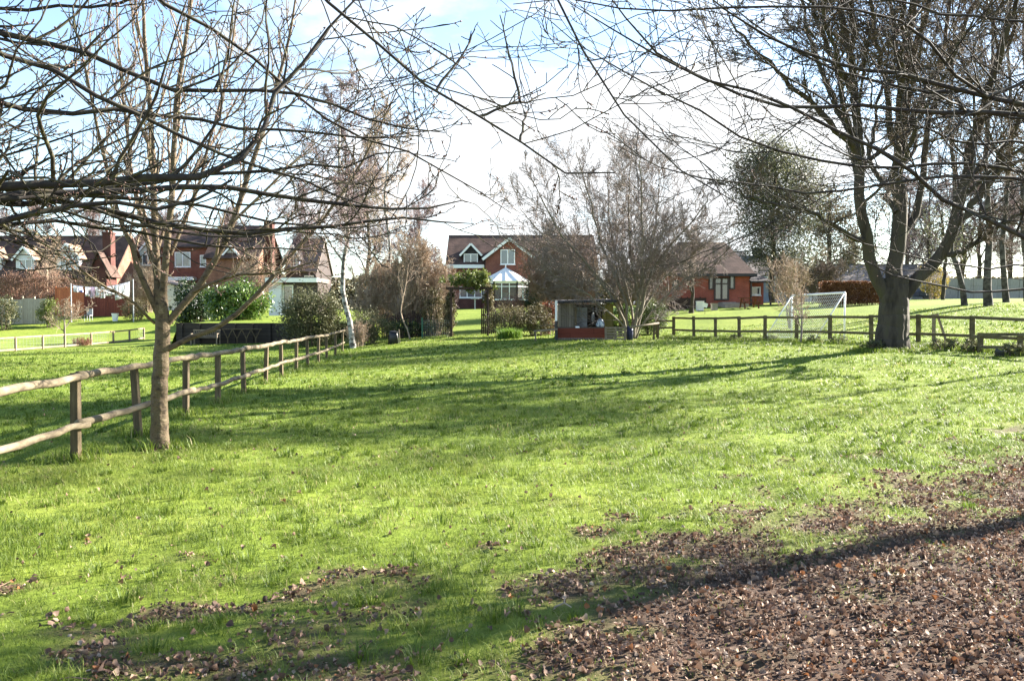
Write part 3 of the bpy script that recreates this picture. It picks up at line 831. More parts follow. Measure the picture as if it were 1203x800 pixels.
sets.append(dead_leaves(x, y, rng.uniform(.02, .05, len(x)), .03))
# broken sticks among the leaves
x, y = scatter(2600, 3.2, 11.5); k = rng.random(len(x)) < bare(x, y) ** 1.5 * .6; x, y = x[k], y[k]; N = len(x)
az = rng.uniform(0, 6.28, N); ln = rng.uniform(.04, .20, N); c0 = np.c_[x, y, ground(x, y) + .022]
dd_ = np.c_[np.cos(az), np.sin(az), rng.normal(size=N) * .12] * ln[:, None]
sv, sq = tubes(np.stack([c0, c0 + dd_ * .5 + rng.normal(size=(N, 3)) * .006, c0 + dd_], 1), np.tile([[.004, .0035, .002]], (N, 1)) * rng.uniform(.6, 1.2, (N, 1)), 4)
sets.append((sv, sq, np.zeros((0, 3), int), np.repeat(rng.uniform(.1, .7, N), 12)))
v, q, t, a = join_blades(sets)
tag(np_mesh('leaf_litter', v, quads=q, tris=t, mat=M['dead_leaf'], attrs={"var": a}), 'brown fallen leaves lying over bare soil and turf', 'leaves', kind='stuff')

# ragged long grass along the foot of the right-hand fence and round the big trunk
def long_grass(cs, per, hgt, wid, spread):
    c = np.repeat(cs, per, axis=0); N = len(c)
    x = c[:, 0] + rng.normal(size=N) * spread; y = c[:, 1] + rng.normal(size=N) * spread
    z = ground(x, y) - .01
    h = hgt * rng.uniform(.4, 1.25, N); az = rng.uniform(0, 2 * np.pi, N); ln = h * rng.uniform(.2, .9, N)
    hd = np.c_[np.cos(az), np.sin(az), np.zeros(N)]; wv = np.c_[-np.sin(az), np.cos(az), np.zeros(N)] * wid / 2
    b0 = np.c_[x, y, z]; m1 = b0 + hd * (ln * .35)[:, None] + np.array([0, 0, 1.]) * (h * .6)[:, None]
    tp = b0 + hd * ln[:, None] + np.array([0, 0, 1.]) * (h * .85)[:, None]
    V = np.stack([b0 - wv, b0 + wv, m1 + wv * .75, m1 - wv * .75, tp], 1).reshape(-1, 3); i5 = (np.arange(N) * 5)[:, None]
    return V, i5 + np.array([[0, 1, 2, 3]]), i5 + np.array([[3, 2, 4]]), np.repeat(np.clip(rng.normal(.42, .3, N), 0, 1), 5)
FA, FB = np.array([8.7, 44.0]), np.array([15.45, 27.5])     # right-hand fence line
cs = []
for i in range(330):
    u_ = rng.uniform(-.02, 1.25); p = FA + (FB - FA) * u_ + np.array([-.9, -.4]) * abs(rng.normal()) * .45
    cs.append(p)
for i in range(60):
    a_ = rng.uniform(0, 6.28); cs.append(np.array([PX(1047, 28.5), 28.2]) + np.array([math.cos(a_) * 1.3, math.sin(a_) * .9]) * rng.uniform(.6, 1.3))
for d_ in (10.2, 12.5, 14.85, 17.1, 19.5, 22, 24.4, 27, 29.6, 32.3, 35, 38.1, 41):
    for i in range(3): cs.append(np.array([-5.4 - (d_ - 10.3) * .0978, d_]) + rng.normal(size=2) * .12)
for i in range(5): cs.append(np.array([PX(187, 11), 11.0]) + rng.normal(size=2) * .16)
v, q, t, a = long_grass(np.array(cs), 60, .19, .012, .16)
tag(np_mesh('long_grass', v, quads=q, tris=t, mat=M['grass'], attrs={"var": a}), 'uncut tufts of longer grass along fence feet and trunks', 'grass', kind='stuff')

# ------------------------------------------------------------------ fences
def wob_rail(a, b, r, n=9, S=9, amp=.008, flat=1.):
    p = np.linspace(a, b, n) + rng.normal(size=(n, 3)) * amp
    rr_ = r * (1 + rng.normal(size=n) * .05)
    return p, rr_
# near timber fence: half-round rails on square posts
NF = [5.3, 7.8, 10.25, 12.5, 14.85, 17.1, 19.5, 22.0, 24.4, 27.0, 29.6, 32.3, 35.0, 38.1, 41.0]
def nfx(d): return -5.4 - (d - 10.3) * .0978
near_f = empty('post_and_rail_fence', (nfx(10.25), 10.25, gz(nfx(10.25), 10.25)), 'weathered round-rail timber fence running past the slim tree to the white birch', 'fence')
for d in NF:
    x = nfx(d); z = gz(x, d); mb = MB(); tl = rng.normal() * .028
    mb.bar((x - .05, d, z - .3), (x - .05 + tl, d + rng.normal() * .01, z + 1.07 + rng.normal() * .012), .098, .098)
    mb.build('post', M['post'], near_f, bevel=.008)
for hh, rr0 in ((1.06, .050), (.44, .047)):
    for i in range(0, len(NF) - 1, 2):
        d0, d1 = NF[i], NF[min(i + 2, len(NF) - 1)]
        a = np.array([nfx(d0) + .045, d0 - .10, gz(nfx(d0), d0) + hh + rng.normal() * .012]); b = np.array([nfx(d1) + .05, d1 + .10, gz(nfx(d1), d1) + hh + rng.normal() * .012])
        p, q = wob_rail(a, b, rr0 * rng.uniform(.9, 1.08), 13, amp=.011)
        p[1:-1, 2] -= .018 * np.sin(np.linspace(0, np.pi, 11))
        MB().tube(list(p), list(q), 10).build('rail', M['rail'], near_f, smooth=True)

# right-hand fence: squared green-brown rails
RF = [44.1, 42.4, 40.7, 39.0, 37.3, 35.4, 33.6, 31.6, 29.6, 27.6, 25.6, 23.6, 21.6]
def rfx(d): return 8.7 + (44 - d) * .409
rf = empty('post_and_rail_fence', (rfx(33.6), 33.6, gz(rfx(33.6), 33.6)), 'dark green stained fence of squared rails behind the big trunk', 'fence')
for d in RF:
    x = rfx(d); z = gz(x, d)
    MB().bar((x, d, z - .3), (x + rng.normal() * .02, d, z + 1.13 + rng.normal() * .02), .13, .13).build('post', M['rail_green'], rf, bevel=.008)
for hh in (1.04, .42):
    for i in range(len(RF) - 1):
        d0, d1 = RF[i], RF[i + 1]
        MB().bar((rfx(d0) - .08, d0 + .03, gz(rfx(d0), d0) + hh + rng.normal() * .015), (rfx(d1) - .08, d1 - .03, gz(rfx(d1), d1) + hh + rng.normal() * .015), .055, .105).build('rail', M['rail_green'], rf)
# short lower rails in front at the right edge
lf = empty('low_rail_fence', G(1152, 26.2), 'knee-high dark rail on stubby posts in front of the squared-rail fence', 'fence')
for px in (1152, 1199, 1246):
    g = G(px, 26.2 - (px - 1152) * .012); MB().bar(g - [0, 0, .2], g + [0, 0, .62], .13).build('post', M['rail_green'], lf)
for (a, b) in ((1150, 1200), (1198, 1248)):
    for hh in (.58, .18):
        g0 = G(a, 26.1 - (a - 1152) * .012) + [0, -.07, hh]; g1 = G(b, 26.1 - (b - 1152) * .012) + [0, -.07, hh]
        MB().bar(g0, g1, .05, .10).build('rail', M['rail_green'], lf)
# wooden stake with a slanting brace behind the fence
st = empty('braced_stake', G(1097, 31.5), 'grey wooden stake with a slanting brace, behind the fence right of the big trunk', 'stake')
g = G(1097, 31.5); MB().bar(g - [0, 0, .2], g + [0, 0, 1.05], .10).build('post', M['wood_plain'], st)
MB().bar(G(1113, 31.3) - [0, 0, .1], g + [.12, 0, 1.05], .07).build('brace', M['wood_plain'], st)
# short linking fence left of the long one
sf = empty('short_fence', G(778, 44.3), 'two short dark rails linking the round clipped bush to the long fence', 'fence')
for px in (772, 791):
    g = G(px, 44.2); MB().bar(g - [0, 0, .2], g + [0, 0, 1.0], .11).build('post', M['rail_green'], sf)
for hh in (.88, .52):
    MB().bar(G(771, 44.1) + [0, -.06, hh], G(792, 44.1) + [0, -.06, hh], .05, .10).build('rail', M['rail_green'], sf)
# broken gate-ish pole rail right of the pallet
pf = empty('pole_rail', G(757, 42), 'thin bare pole laid level on two stakes beside the multi-stemmed tree', 'rail')
MB().tube([G(740, 41.2) + [0, 0, .66], G(757, 41.6) + [0, 0, .74], G(774, 42) + [0, 0, .84]], .05, 7).build('pole', M['wood_plain'], pf, smooth=True)
for px in (768, 773):
    g = G(px, 42); MB().bar(g - [0, 0, .2], g + [.02, 0, .8], .09).build('stake', M['post'], pf)
# pale fence with wire mesh, far left paddock
lo = empty('wire_mesh_fence', G(76, 52), 'pale rail fence backed with wire mesh along the lower garden', 'fence')
LP = [(-40, 44.5), (-12, 46.2), (18, 48), (50, 50.2), (76, 52), (107, 54.4), (133, 56.6), (152, 58.3), (169, 60)]
pts = [G(px, d) for px, d in LP]
for g in pts: MB().bar(g - [0, 0, .2], g + [0, 0, .84], .10).build('post', M['rail_pale'], lo)
for i in range(len(pts) - 1):
    for hh in (.80, .10): MB().bar(pts[i] + [.02, -.07, hh], pts[i + 1] + [-.02, -.07, hh], .05, .10).build('rail', M['rail_pale'], lo)
mb = MB()
for i in range(len(pts) - 1):
    for hh in np.arange(.18, .78, .12): mb.bar(pts[i] + [0, .06, hh], pts[i + 1] + [0, .06, hh], .006)
    for s in np.linspace(0, 1, 9)[:-1]:
        q = pts[i] * (1 - s) + pts[i + 1] * s; mb.bar(q + [0, .065, .12], q + [0, .065, .78], .006)
mb.build('wire_mesh', M['wire'], lo)

# ------------------------------------------------------------------ houses
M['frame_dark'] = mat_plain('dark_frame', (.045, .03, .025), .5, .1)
def window(parent, px0, px1, py0, py1, d, mull=1, frame='white', fw=.09, transom=False, name='window', pane='glass'):
    x0, x1, z1, z0 = PX(px0, d), PX(px1, d), PZ(py0, d), PZ(py1, d)
    mb = MB(); y0, y1 = d - .07, d + .05
    mb.ext(x0, x1, y0, y1, z0, z0 + fw); mb.ext(x0, x1, y0, y1, z1 - fw, z1)
    mb.ext(x0, x0 + fw, y0 + .001, y1, z0 + fw, z1 - fw); mb.ext(x1 - fw, x1, y0 + .001, y1, z0 + fw, z1 - fw)
    for k in range(mull):
        xm = x0 + (x1 - x0) * (k + 1) / (mull + 1); mb.ext(xm - fw * .55, xm + fw * .55, y0 + .004, y1, z0 + fw, z1 - fw)
    if transom:
        zt = z0 + (z1 - z0) * .72; mb.ext(x0 + fw, x1 - fw, y0 + .008, y1 - .01, zt - fw * .4, zt + fw * .4)
    w_ = mb.build(name, M[frame], parent)
    MB().ext(x0 + fw * .5, x1 - fw * .5, d - .01, d + .02, z0 + fw * .5, z1 - fw * .5).build('pane', M[pane], w_)
    if frame == 'white': MB().ext(x0 - .05, x1 + .05, d - .14, d - .07, z0 - .06, z0 + .01).build('sill', M['white'], w_)
    return w_

def profile_walls(x0, x1, y0, yr, y1, zb, ze, zr):
    """long walls with gabled ends, ridge along X"""
    poly = [(x0, y0, zb), (x0, y1, zb), (x0, y1, ze), (x0, yr, zr - .18), (x0, y0, ze)]
    return MB().prism(poly, (x1 - x0, 0, 0))

def slab(pts, t=.16):
    n = np.cross(np.asarray(pts[1], float) - pts[0], np.asarray(pts[2], float) - pts[0]); n /= np.linalg.norm(n)
    if n[2] < 0: n = -n
    return MB().prism(pts, n * t)

def roof_x(x0, x1, y0, yr, y1, ze, zr, parent, mat, ov=.35):
    s = (zr - ze) / (yr - y0)
    a = slab([(x0 - ov * .6, y0 - ov, ze - ov * s), (x1 + ov * .6, y0 - ov, ze - ov * s), (x1 + ov * .6, yr, zr), (x0 - ov * .6, yr, zr)])
    s2 = (zr - ze) / (y1 - yr)
    b = slab([(x0 - ov * .6, y1 + ov, ze - ov * s2), (x1 + ov * .6, y1 + ov, ze - ov * s2), (x1 + ov * .6, yr + .01, zr), (x0 - ov * .6, yr + .01, zr)])
    a.add(b.v, b.f)
    a.tube([(x0 - ov * .6, yr, zr + .13), (x1 + ov * .6, yr, zr + .13)], .13, 6)
    return a.build('roof', mat, parent)

def front_gable(parent, px0, px1, pye, pya, zb, d, back, wallmat, roofmat, barge=True, name='gable_wall', rname='gable_roof', ov=.3, bw=.26):
    """gable facing the camera, ridge running back"""
    x0, x1 = PX(px0, d), PX(px1, d); xm = (x0 + x1) / 2; ze, za = PZ(pye, d), PZ(pya, d)
    MB().prism([(x0, d, zb), (x1, d, zb), (x1, d, ze), (xm, d, za - .1), (x0, d, ze)], (0, back, 0)).build(name, wallmat, parent)
    s = (za - ze) / (xm - x0)
    L = slab([(x0 - ov, d - ov, ze - ov * s), (xm, d - ov, za), (xm, d + back, za), (x0 - ov, d + back, ze - ov * s)], .12)
    Rr = slab([(x1 + ov, d - ov, ze - ov * s), (xm + .004, d - ov, za), (xm + .004, d + back, za), (x1 + ov, d + back, ze - ov * s)], .12)
    L.add(Rr.v, Rr.f); L.build(rname, roofmat, parent)
    if barge:
        mb = MB(); mb.bar((x0 - ov, d - ov - .04, ze - ov * s + .02), (xm, d - ov - .04, za + .03), .06, bw); mb.bar((x1 + ov, d - ov - .045, ze - ov * s + .02), (xm, d - ov - .045, za + .03), .06, bw)
        mb.build('bargeboard', M['white'], parent)

# --- central brick house with conservatory
D = 83.0
zb = gz(PX(575, D), D) - .3
ch = empty('brick_house', (PX(575, D), D, zb + .3), 'red brick house with white front gable edge, behind the garden arch', 'house')
xl, xr = PX(526, D), PX(700, D)
zr = PZ(279.5, D + 4.4); ze = PZ(313, D)
profile_walls(xl, xr, D, D + 4.4, D + 9, zb, ze, zr).build('wall', M['brick'], ch)
roof_x(xl, xr, D, D + 4.4, D + 9, ze + .1, zr, ch, M['roof_brown'])
MB().ext(xl - .4, PX(569, D), D - .44, D - .38, PZ(315.5, D), PZ(311.5, D)).build('fascia', M['white'], ch)
MB().tube([(PX(528.5, D), D - .1, zb), (PX(528.5, D), D - .1, ze - .2)], .06, 6).build('drainpipe', M['white'], ch)
front_gable(ch, 570.5, 626, 303, 281.5, zb, D - .9, 5.0, M['brick'], M['roof_brown'])
window(ch, 588, 605, 293.5, 311, D - .92, 1)
front_gable(ch, 544, 563, 297.5, 287.5, PZ(312, D), D + .25, 3.2, M['roof_dark'], M['roof_brown'], name='dormer_wall', rname='dormer_roof', bw=.2)
window(ch, 545, 561.5, 298.5, 312, D + .22, 1)
window(ch, 540, 566.5, 337, 350, D - .02, 2)
MB().ext(xl + .3, PX(566, D), D - .06, D - .003, zb, PZ(350.5, D)).build('plinth', M['brick_dark'], ch)
dc = 80.0; xc = PX(594, dc); hw = PX(621, dc) - xc; zs = PZ(353, dc); zt = PZ(331.5, dc); zap = PZ(315, dc)
cons = empty('conservatory', (xc, dc, zb + .3), 'white glazed conservatory with a spoked sheet roof against the brick house', 'conservatory')
foot = [(xc - hw, 82.0), (xc - hw, 80.4), (xc - hw * .5, 79.0), (xc + hw * .5, 79.0), (xc + hw, 80.4), (xc + hw, 82.0)]
zc = gz(xc, 80) - .2
MB().prism([(x, y, zc) for x, y in foot], (0, 0, zs - zc)).build('dwarf_wall', M['brick_dark'], cons)
mb = MB(); pn = MB()
for i in range(len(foot) - 1):
    a, b = np.array(foot[i]), np.array(foot[i + 1]); nseg = max(1, int(round(np.linalg.norm(b - a) / .85)))
    for k in range(nseg + 1):
        q = a + (b - a) * k / nseg; mb.bar((q[0], q[1], zs), (q[0], q[1], zt), .13 if k in (0, nseg) else .08)
    for zz, hh in ((zs + .05, .12), (zt - .05, .2), (zs + (zt - zs) * .74, .07)): mb.bar((*a, zz), (*b, zz), .09, hh)
    pn.prism([(*a, zs + .1), (*b, zs + .1), (*b, zt - .1), (*a, zt - .1)], (0, .02, 0))
mb.build('frame', M['white'], cons); pn.build('glazing', M['clear'], cons)
ap = np.array([xc, 80.9, zap]); rp = MB(); rb = MB()
ring = [np.array([xc + (x - xc) * 1.06, 82.0 - (82.0 - y) * 1.08, zt + .02]) for x, y in foot]
for i in range(len(ring) - 1):
    rp.prism([ring[i], ring[i + 1], ap], (0, 0, .04))
    for s in (0, .5): rb.bar(ring[i] * (1 - s) + ring[i + 1] * s + [0, 0, .06], ap + [0, 0, .06], .07, .07)
rb.bar(ring[-1] + [0, 0, .06], ap + [0, 0, .06], .07)
rp.prism([ring[0], ap, (xc, 82.0, zap)], (0, 0, .04)); rp.prism([ring[-1], (xc, 82.0, zap), ap], (0, 0, .04))
rb.tube([ap, ap + [0, 0, .45]], [.09, .02], 6)
rp.build('roof_sheet', M['polycarb'], cons); rb.build('roof_bar', M['white'], cons)
chair = empty('cane_chair', (PX(594, 80.2), 80.2, zs - .55), 'cane armchair with a cream cushion inside the conservatory', 'chair')
mb = MB(); xx = PX(594, 80.2); mb.box((xx, 80.2, zs + .05), (.6, .6, .14)); mb.box((xx, 80.5, zs + .4), (.6, .12, .7)); mb.box((xx - .3, 80.2, zs + .22), (.08, .55, .1)); mb.box((xx + .3, 80.2, zs + .22), (.08, .55, .1))
for sx in (-.26, .26):
    for sy in (-.25, .25): mb.bar((xx + sx, 80.2 + sy, zs - .5), (xx + sx, 80.2 + sy, zs), .05)
mb.build('frame', M['wood_plain'], chair); MB().box((xx, 80.15, zs + .17), (.5, .48, .12)).build('cushion', M['cloth_white'], chair)
bt = empty('bird_table', (PX(558, 77), 77, gz(PX(558, 77), 77)), 'grey pedestal bird table on the lawn beyond the garden arch', 'bird table')
g = G(558, 77); MB().bar(g - [0, 0, .1], g + [0, 0, .95], .12).build('pedestal', M['grey_metal'], bt); MB().box(g + np.array([0, 0, 1.0]), (.75, .5, .08)).build('tray', M['grey_metal'], bt)

# --- left row: dark-roofed house with white dormers
D = 86.0; zb = gz(PX(60, D), D) - .4
ha = empty('dormer_house', (PX(60, D), D, zb + .4), 'long dark-roofed house with white gabled dormers at the far left', 'house')
xl, xr = PX(-150, D), PX(134, D); zr = PZ(280, D + 4); ze = PZ(325, D)
profile_walls(xl, xr, D, D + 4, D + 8, zb, ze, zr).build('wall', M['tile_hung'], ha)
roof_x(xl, xr, D, D + 4, D + 8, ze + .1, zr, ha, M['roof_brown'])
for (a, b, ea, apx, bo, wx0, wx1, wy0, wy1, ml) in ((20, 41, 303, 291, 319, 24.5, 39.5, 305, 316, 1), (67.5, 94, 301.5, 287.5, 321, 72, 90.5, 303.5, 316.5, 2), (-22, 3, 303, 290, 319, -17, -1, 305, 316, 1)):
    front_gable(ha, a, b, ea, apx, PZ(bo, D), D + .35, 3.2, M['white_wall'], M['roof_tan'], name='dormer_wall', rname='dormer_roof', ov=.28, bw=.2)
    window(ha, wx0, wx1, wy0, wy1, D + .33, ml)
xk = PX(130.5, D - .3)
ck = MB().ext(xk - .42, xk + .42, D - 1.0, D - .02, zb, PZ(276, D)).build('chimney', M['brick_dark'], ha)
MB().ext(xk - .5, xk + .5, D - 1.06, D + .04, PZ(276, D), PZ(274, D)).build('chimney_cap', M['brick_dark'], ck)
mb = MB(); [mb.tube([(xk + s, D - .5, PZ(274, D)), (xk + s, D - .5, PZ(270.5, D))], [.13, .11], 7) for s in (-.2, .2)]; mb.build('chimney_pot', M['tile_hung'], ck)
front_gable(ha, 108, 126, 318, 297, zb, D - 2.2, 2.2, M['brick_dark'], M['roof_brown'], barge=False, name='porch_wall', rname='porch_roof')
# --- brick house behind the slim tree
D = 93.0; zb = gz(PX(195, D), D) - .4
hb = empty('brick_house', (PX(195, D), D, zb + .4), 'red brick house with small white windows, half hidden by the slim tree', 'house')
xl, xr = PX(153, D), PX(262, D); zr = PZ(271, D + 4); ze = PZ(291, D)
profile_walls(xl, xr, D, D + 4, D + 8, zb, ze, zr).build('wall', M['brick'], hb)
roof_x(xl, xr, D, D + 4, D + 8, ze + .1, zr, hb, M['roof_brown'])
front_gable(hb, 163, 187, 299, 285, PZ(313, D), D - .6, 3, M['white_wall'], M['roof_tan'], name='dormer_wall', rname='dormer_roof', bw=.2)
window(hb, 168, 182, 299, 312, D - .62, 1); window(hb, 206.5, 225, 296.5, 314, D - .02, 1); window(hb, 158, 170, 318, 331, D - .02, 1); window(hb, 236, 250, 300, 314, D - .02, 1)
MB().ext(PX(188, D), PX(232, D), D - 1.2, D - .02, PZ(330, D), PZ(326, D)).build('porch_roof', M['white'], hb)
# --- tile-hung house with tall chimney
D = 90.0; zb = gz(PX(290, D), D) - .4
hc = empty('tile_hung_house', (PX(290, D), D, zb + .4), 'house with an orange tile-hung end and tall dark chimney, above the laurel', 'house')
xl, xr = PX(243, D), PX(304, D); zr = PZ(268, D + 4.5); ze = PZ(303, D)
profile_walls(xl, xr, D, D + 4.5, D + 9, zb, ze, zr).build('wall', M['tile_hung'], hc)
roof_x(xl, xr, D, D + 4.5, D + 9, ze + .1, zr, hc, M['roof_brown'])
front_gable(hc, 263, 283, 301, 290, PZ(309, D), D + .3, 3, M['white_wall'], M['roof_brown'], name='dormer_wall', rname='dormer_roof', bw=.18)
window(hc, 266, 280, 300, 308, D + .28, 1)
xk = xr + .45; kd = D + 2.8
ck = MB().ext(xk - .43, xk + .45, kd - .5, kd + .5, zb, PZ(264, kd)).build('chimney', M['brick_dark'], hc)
MB().ext(xk - .5, xk + .52, kd - .57, kd + .57, PZ(264, kd), PZ(262, kd)).build('chimney_cap', M['brick_dark'], ck)
# --- grey roofed house
D = 97.0; zb = gz(PX(365, D), D) - .4
hd = empty('grey_house', (PX(365, D), D, zb + .4), 'pale house with a dark grey roof, glimpsed between chimney and birch', 'house')
xl, xr = PX(337, D), PX(372, D); zr = PZ(283, D + 4); ze = PZ(318, D)
profile_walls(xl, xr, D, D + 4, D + 8, zb, ze, zr).build('wall', M['frame_dark'], hd)
roof_x(xl, xr, D, D + 4, D + 8, ze + .1, zr, hd, M['roof_grey'])
front_gable(hd, 338, 352, 301, 289, PZ(315, D), D + .2, 3, M['bluegrey'], M['roof_dark'], name='dormer_wall', rname='dormer_roof', bw=.2)
window(hd, 341, 350, 301, 313, D + .18, 1); window(hd, 358, 369, 324, 338, D - .02, 1)
# --- house far right of centre behind the bare trees
D = 104.0; zb = gz(PX(452, D), D) - .4
he = empty('pale_house', (PX(452, D), D, zb + .4), 'small pale house barely seen through the tan twigs beside the thin birch', 'house')
xl, xr = PX(436, D), PX(478, D); zr = PZ(312, D + 4); ze = PZ(333, D)
profile_walls(xl, xr, D, D + 4, D + 8, zb, ze, zr).build('wall', M['white_wall'], he)
roof_x(xl, xr, D, D + 4, D + 8, ze + .1, zr, he, M['roof_brown'])
window(he, 445, 452, 341, 352, D - .02, 0); window(he, 462, 470, 339, 350, D - .02, 1)
# --- flat-roofed white outbuilding
D = 68.0; zb = gz(PX(335, D), D) - .3
ob = empty('garden_room', (PX(335, D), D, zb + .3), 'flat-roofed white garden room right of the laurel', 'outbuilding')
MB().ext(PX(316, D), PX(331, D), D, D + 4, zb, PZ(331.5, D)).build('wall', M['white_wall'], ob)
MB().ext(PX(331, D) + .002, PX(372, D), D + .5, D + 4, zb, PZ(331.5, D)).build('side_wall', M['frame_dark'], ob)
MB().ext(PX(314, D), PX(374, D), D - .35, D + 4.3, PZ(331.4, D), PZ(326, D)).build('roof', M['roof_grey'], ob)
MB().ext(PX(314, D) - .02, PX(374, D) + .02, D - .42, D - .352, PZ(332, D), PZ(327, D)).build('fascia', M['white'], ob)
window(ob, 333, 345, 335, 362, D + .48, 0, name='door')
tk = MB().ext(PX(329, 66), PX(338, 66), 65.6, 66.4, gz(PX(333, 66), 66) - .1, gz(PX(333, 66), 66) + .75)
tag(tk.build('storage_box', M['white_wall'], loc=(PX(333, 66), 66, gz(PX(333, 66), 66)), bevel=.05), 'pale storage box standing in front of the white garden room', 'box')
# --- pale garden screen left of the dark bush
D = 79.0
ps = empty('garage', (PX(198, D), D, gz(PX(198, D), D)), 'pale lean-to garage behind the slim tree trunk', 'garage')
zz = gz(PX(198, D), D) - .3
MB().prism([(PX(186, D), D, zz), (PX(214, D), D, zz), (PX(214, D), D, PZ(338, D)), (PX(186, D), D, PZ(330, D))], (0, 4, 0)).build('wall', M['white_wall'], ps)
slab([(PX(185, D), D - .3, PZ(329.5, D)), (PX(215.5, D), D - .3, PZ(338, D)), (PX(215.5, D), D + 4.2, PZ(338, D)), (PX(185, D), D + 4.2, PZ(329.5, D))], .14).build('roof', M['roof_grey'], ps)

# --- red bungalow
D = 64.0; zb = gz(PX(838, D), D) - .3
bu = empty('brick_bungalow', (PX(838, D), D, zb + .3), 'bright red brick bungalow with dark french doors and hipped roof', 'bungalow')
xl, xr = PX(786, D), PX(880, D); ze = PZ(321, D); zr = PZ(285, D + 4)
MB().ext(xl, xr, D, D + 8, zb, ze).build('wall', M['brick_bright'], bu)
x0, x1, y0, y1 = xl - .4, xr + .4, D - .45, D + 8.4; rx0, rx1, ry = PX(796, D + 4), PX(851, D + 4), D + 4
A_, B_, C_, D_ = (x0, y0, ze - .1), (x1, y0, ze - .1), (x1, y1, ze - .1), (x0, y1, ze - .1); E_, F_ = (rx0, ry, zr), (rx1, ry, zr)
MB().add([A_, B_, C_, D_, E_, F_], [(0, 1, 5, 4), (1, 2, 5), (2, 3, 4, 5), (3, 0, 4), (3, 2, 1, 0)]).build('roof', M['roof_brown'], bu)
mb = MB(); mb.ext(x0, x1, y0 - .06, y0, ze - .28, ze - .06); mb.ext(x1, x1 + .06, y0 - .06, y1, ze - .28, ze - .06); mb.build('gutter', M['black'], bu)
window(bu, 838.5, 856, 326, 353, D - .02, 1, 'frame_dark', .12, name='door', transom=True)
window(bu, 832, 838.2, 324.5, 340.5, D - .02, 0, 'frame_dark', .1); window(bu, 856.3, 863, 323, 340, D - .02, 0, 'frame_dark', .1)
window(bu, 789, 797, 329, 340, D - .02, 0, 'frame_dark', .1)
mb = MB(); mb.ext(PX(843, D), PX(870, D), D - 2.2, D - .03, zb, PZ(357, D - 1)); mb.ext(PX(843, D), PX(868, D), D - 1.5, D - .03, PZ(357, D - 1), PZ(355, D - 1)); mb.build('steps', M['stone'], bu)
xb = PX(893, D)
po = empty('porch', (xb, D, zb + .3), 'dark lean-to porch at the right end of the brick bungalow', 'porch')
MB().ext(PX(881, D) + .02, PX(904, D), D + 1.6, D + 5, zb, PZ(331, D)).build('wall', M['brick_bright'], po)
slab([(PX(880, D) + .05, D - .2, PZ(332.5, D)), (PX(907, D), D - .2, PZ(332.5, D)), (PX(900, D), D + 3, PZ(321, D)), (PX(880, D) + .05, D + 3, PZ(321, D))], .15).build('roof', M['roof_dark'], po)
window(po, 881.5, 893, 337, 347, D + 1.58, 0)
mb = MB(); [mb.bar((PX(p_, D), D, zb), (PX(p_, D), D, PZ(332, D)), .12) for p_ in (882, 905)]; mb.build('porch_post', M['frame_dark'], po)
# --- house behind with chimney
D = 88.0; zb = gz(PX(910, D), D) - .4
hf = empty('tiled_house', (PX(910, D), D, zb + .4), 'grey-brown roofed house with a stubby chimney behind the brick bungalow', 'house')
xl, xr = PX(868, D), PX(932, D); zr = PZ(303, D + 4); ze = PZ(324, D)
profile_walls(xl, xr, D, D + 4, D + 8, zb, ze, zr).build('wall', M['bluegrey'], hf)
roof_x(xl, xr, D, D + 4, D + 8, ze + .1, zr, hf, M['roof_grey'])
MB().ext(xl, PX(921, D), D - .5, D - .44, PZ(327.5, D), PZ(325, D)).build('fascia', M['white'], hf)
xk = PX(889, D + 4)
ck = MB().ext(xk - .42, xk + .42, D + 3.6, D + 4.4, zr - .3, PZ(293.5, D + 4)).build('chimney', M['roof_dark'], hf)
MB().ext(xk - .5, xk + .5, D + 3.52, D + 4.48, PZ(293.5, D + 4), PZ(292, D + 4)).build('chimney_cap', M['roof_dark'], ck)
window(hf, 908, 918, 333, 346, D - .02, 1)
D = 100.0; zb = gz(PX(863, D), D) - .4
hg = empty('slate_house', (PX(863, D), D, zb + .4), 'far dark slate roof peeping over the bungalow, left of the chimney', 'house')
xl, xr = PX(846, D), PX(882, D)
profile_walls(xl, xr, D, D + 4, D + 8, zb, PZ(312, D), PZ(297.5, D + 4)).build('wall', M['brick_dark'], hg)
roof_x(xl, xr, D, D + 4, D + 8, PZ(312, D), PZ(297.5, D + 4), hg, M['roof_dark'])
D = 92.0; zb = gz(PX(1010, D), D) - .4
hh_ = empty('far_bungalow', (PX(1010, D), D, zb + .4), 'far brown-roofed bungalow seen over the orange beech hedge', 'bungalow')
xl, xr = PX(972, D), PX(1118, D)
profile_walls(xl, xr, D, D + 4, D + 8, zb, PZ(331, D), PZ(313, D + 4)).build('wall', M['white_wall'], hh_)
roof_x(xl, xr, D, D + 4, D + 8, PZ(331, D), PZ(313, D + 4), hh_, M['roof_grey'])
D = 76.0
pw = empty('panel_wall', (PX(1140, D), D, gz(PX(1140, D), D)), 'long pale concrete panel wall behind the far birches', 'wall')
for i in range(11):
    a, b = PX(1072 + i * 18, D), PX(1090 + i * 18, D); z0 = gz((a + b) / 2, D) - .3
    MB().ext(a + .06, b - .06, D, D + .1, z0, PZ(327 + .12 * i, D)).build('panel', M['pale_panel'], pw)
    MB().ext(a - .08, a + .08, D - .05, D + .15, z0, PZ(326 + .12 * i, D)).build('post', M['pale_panel'], pw)

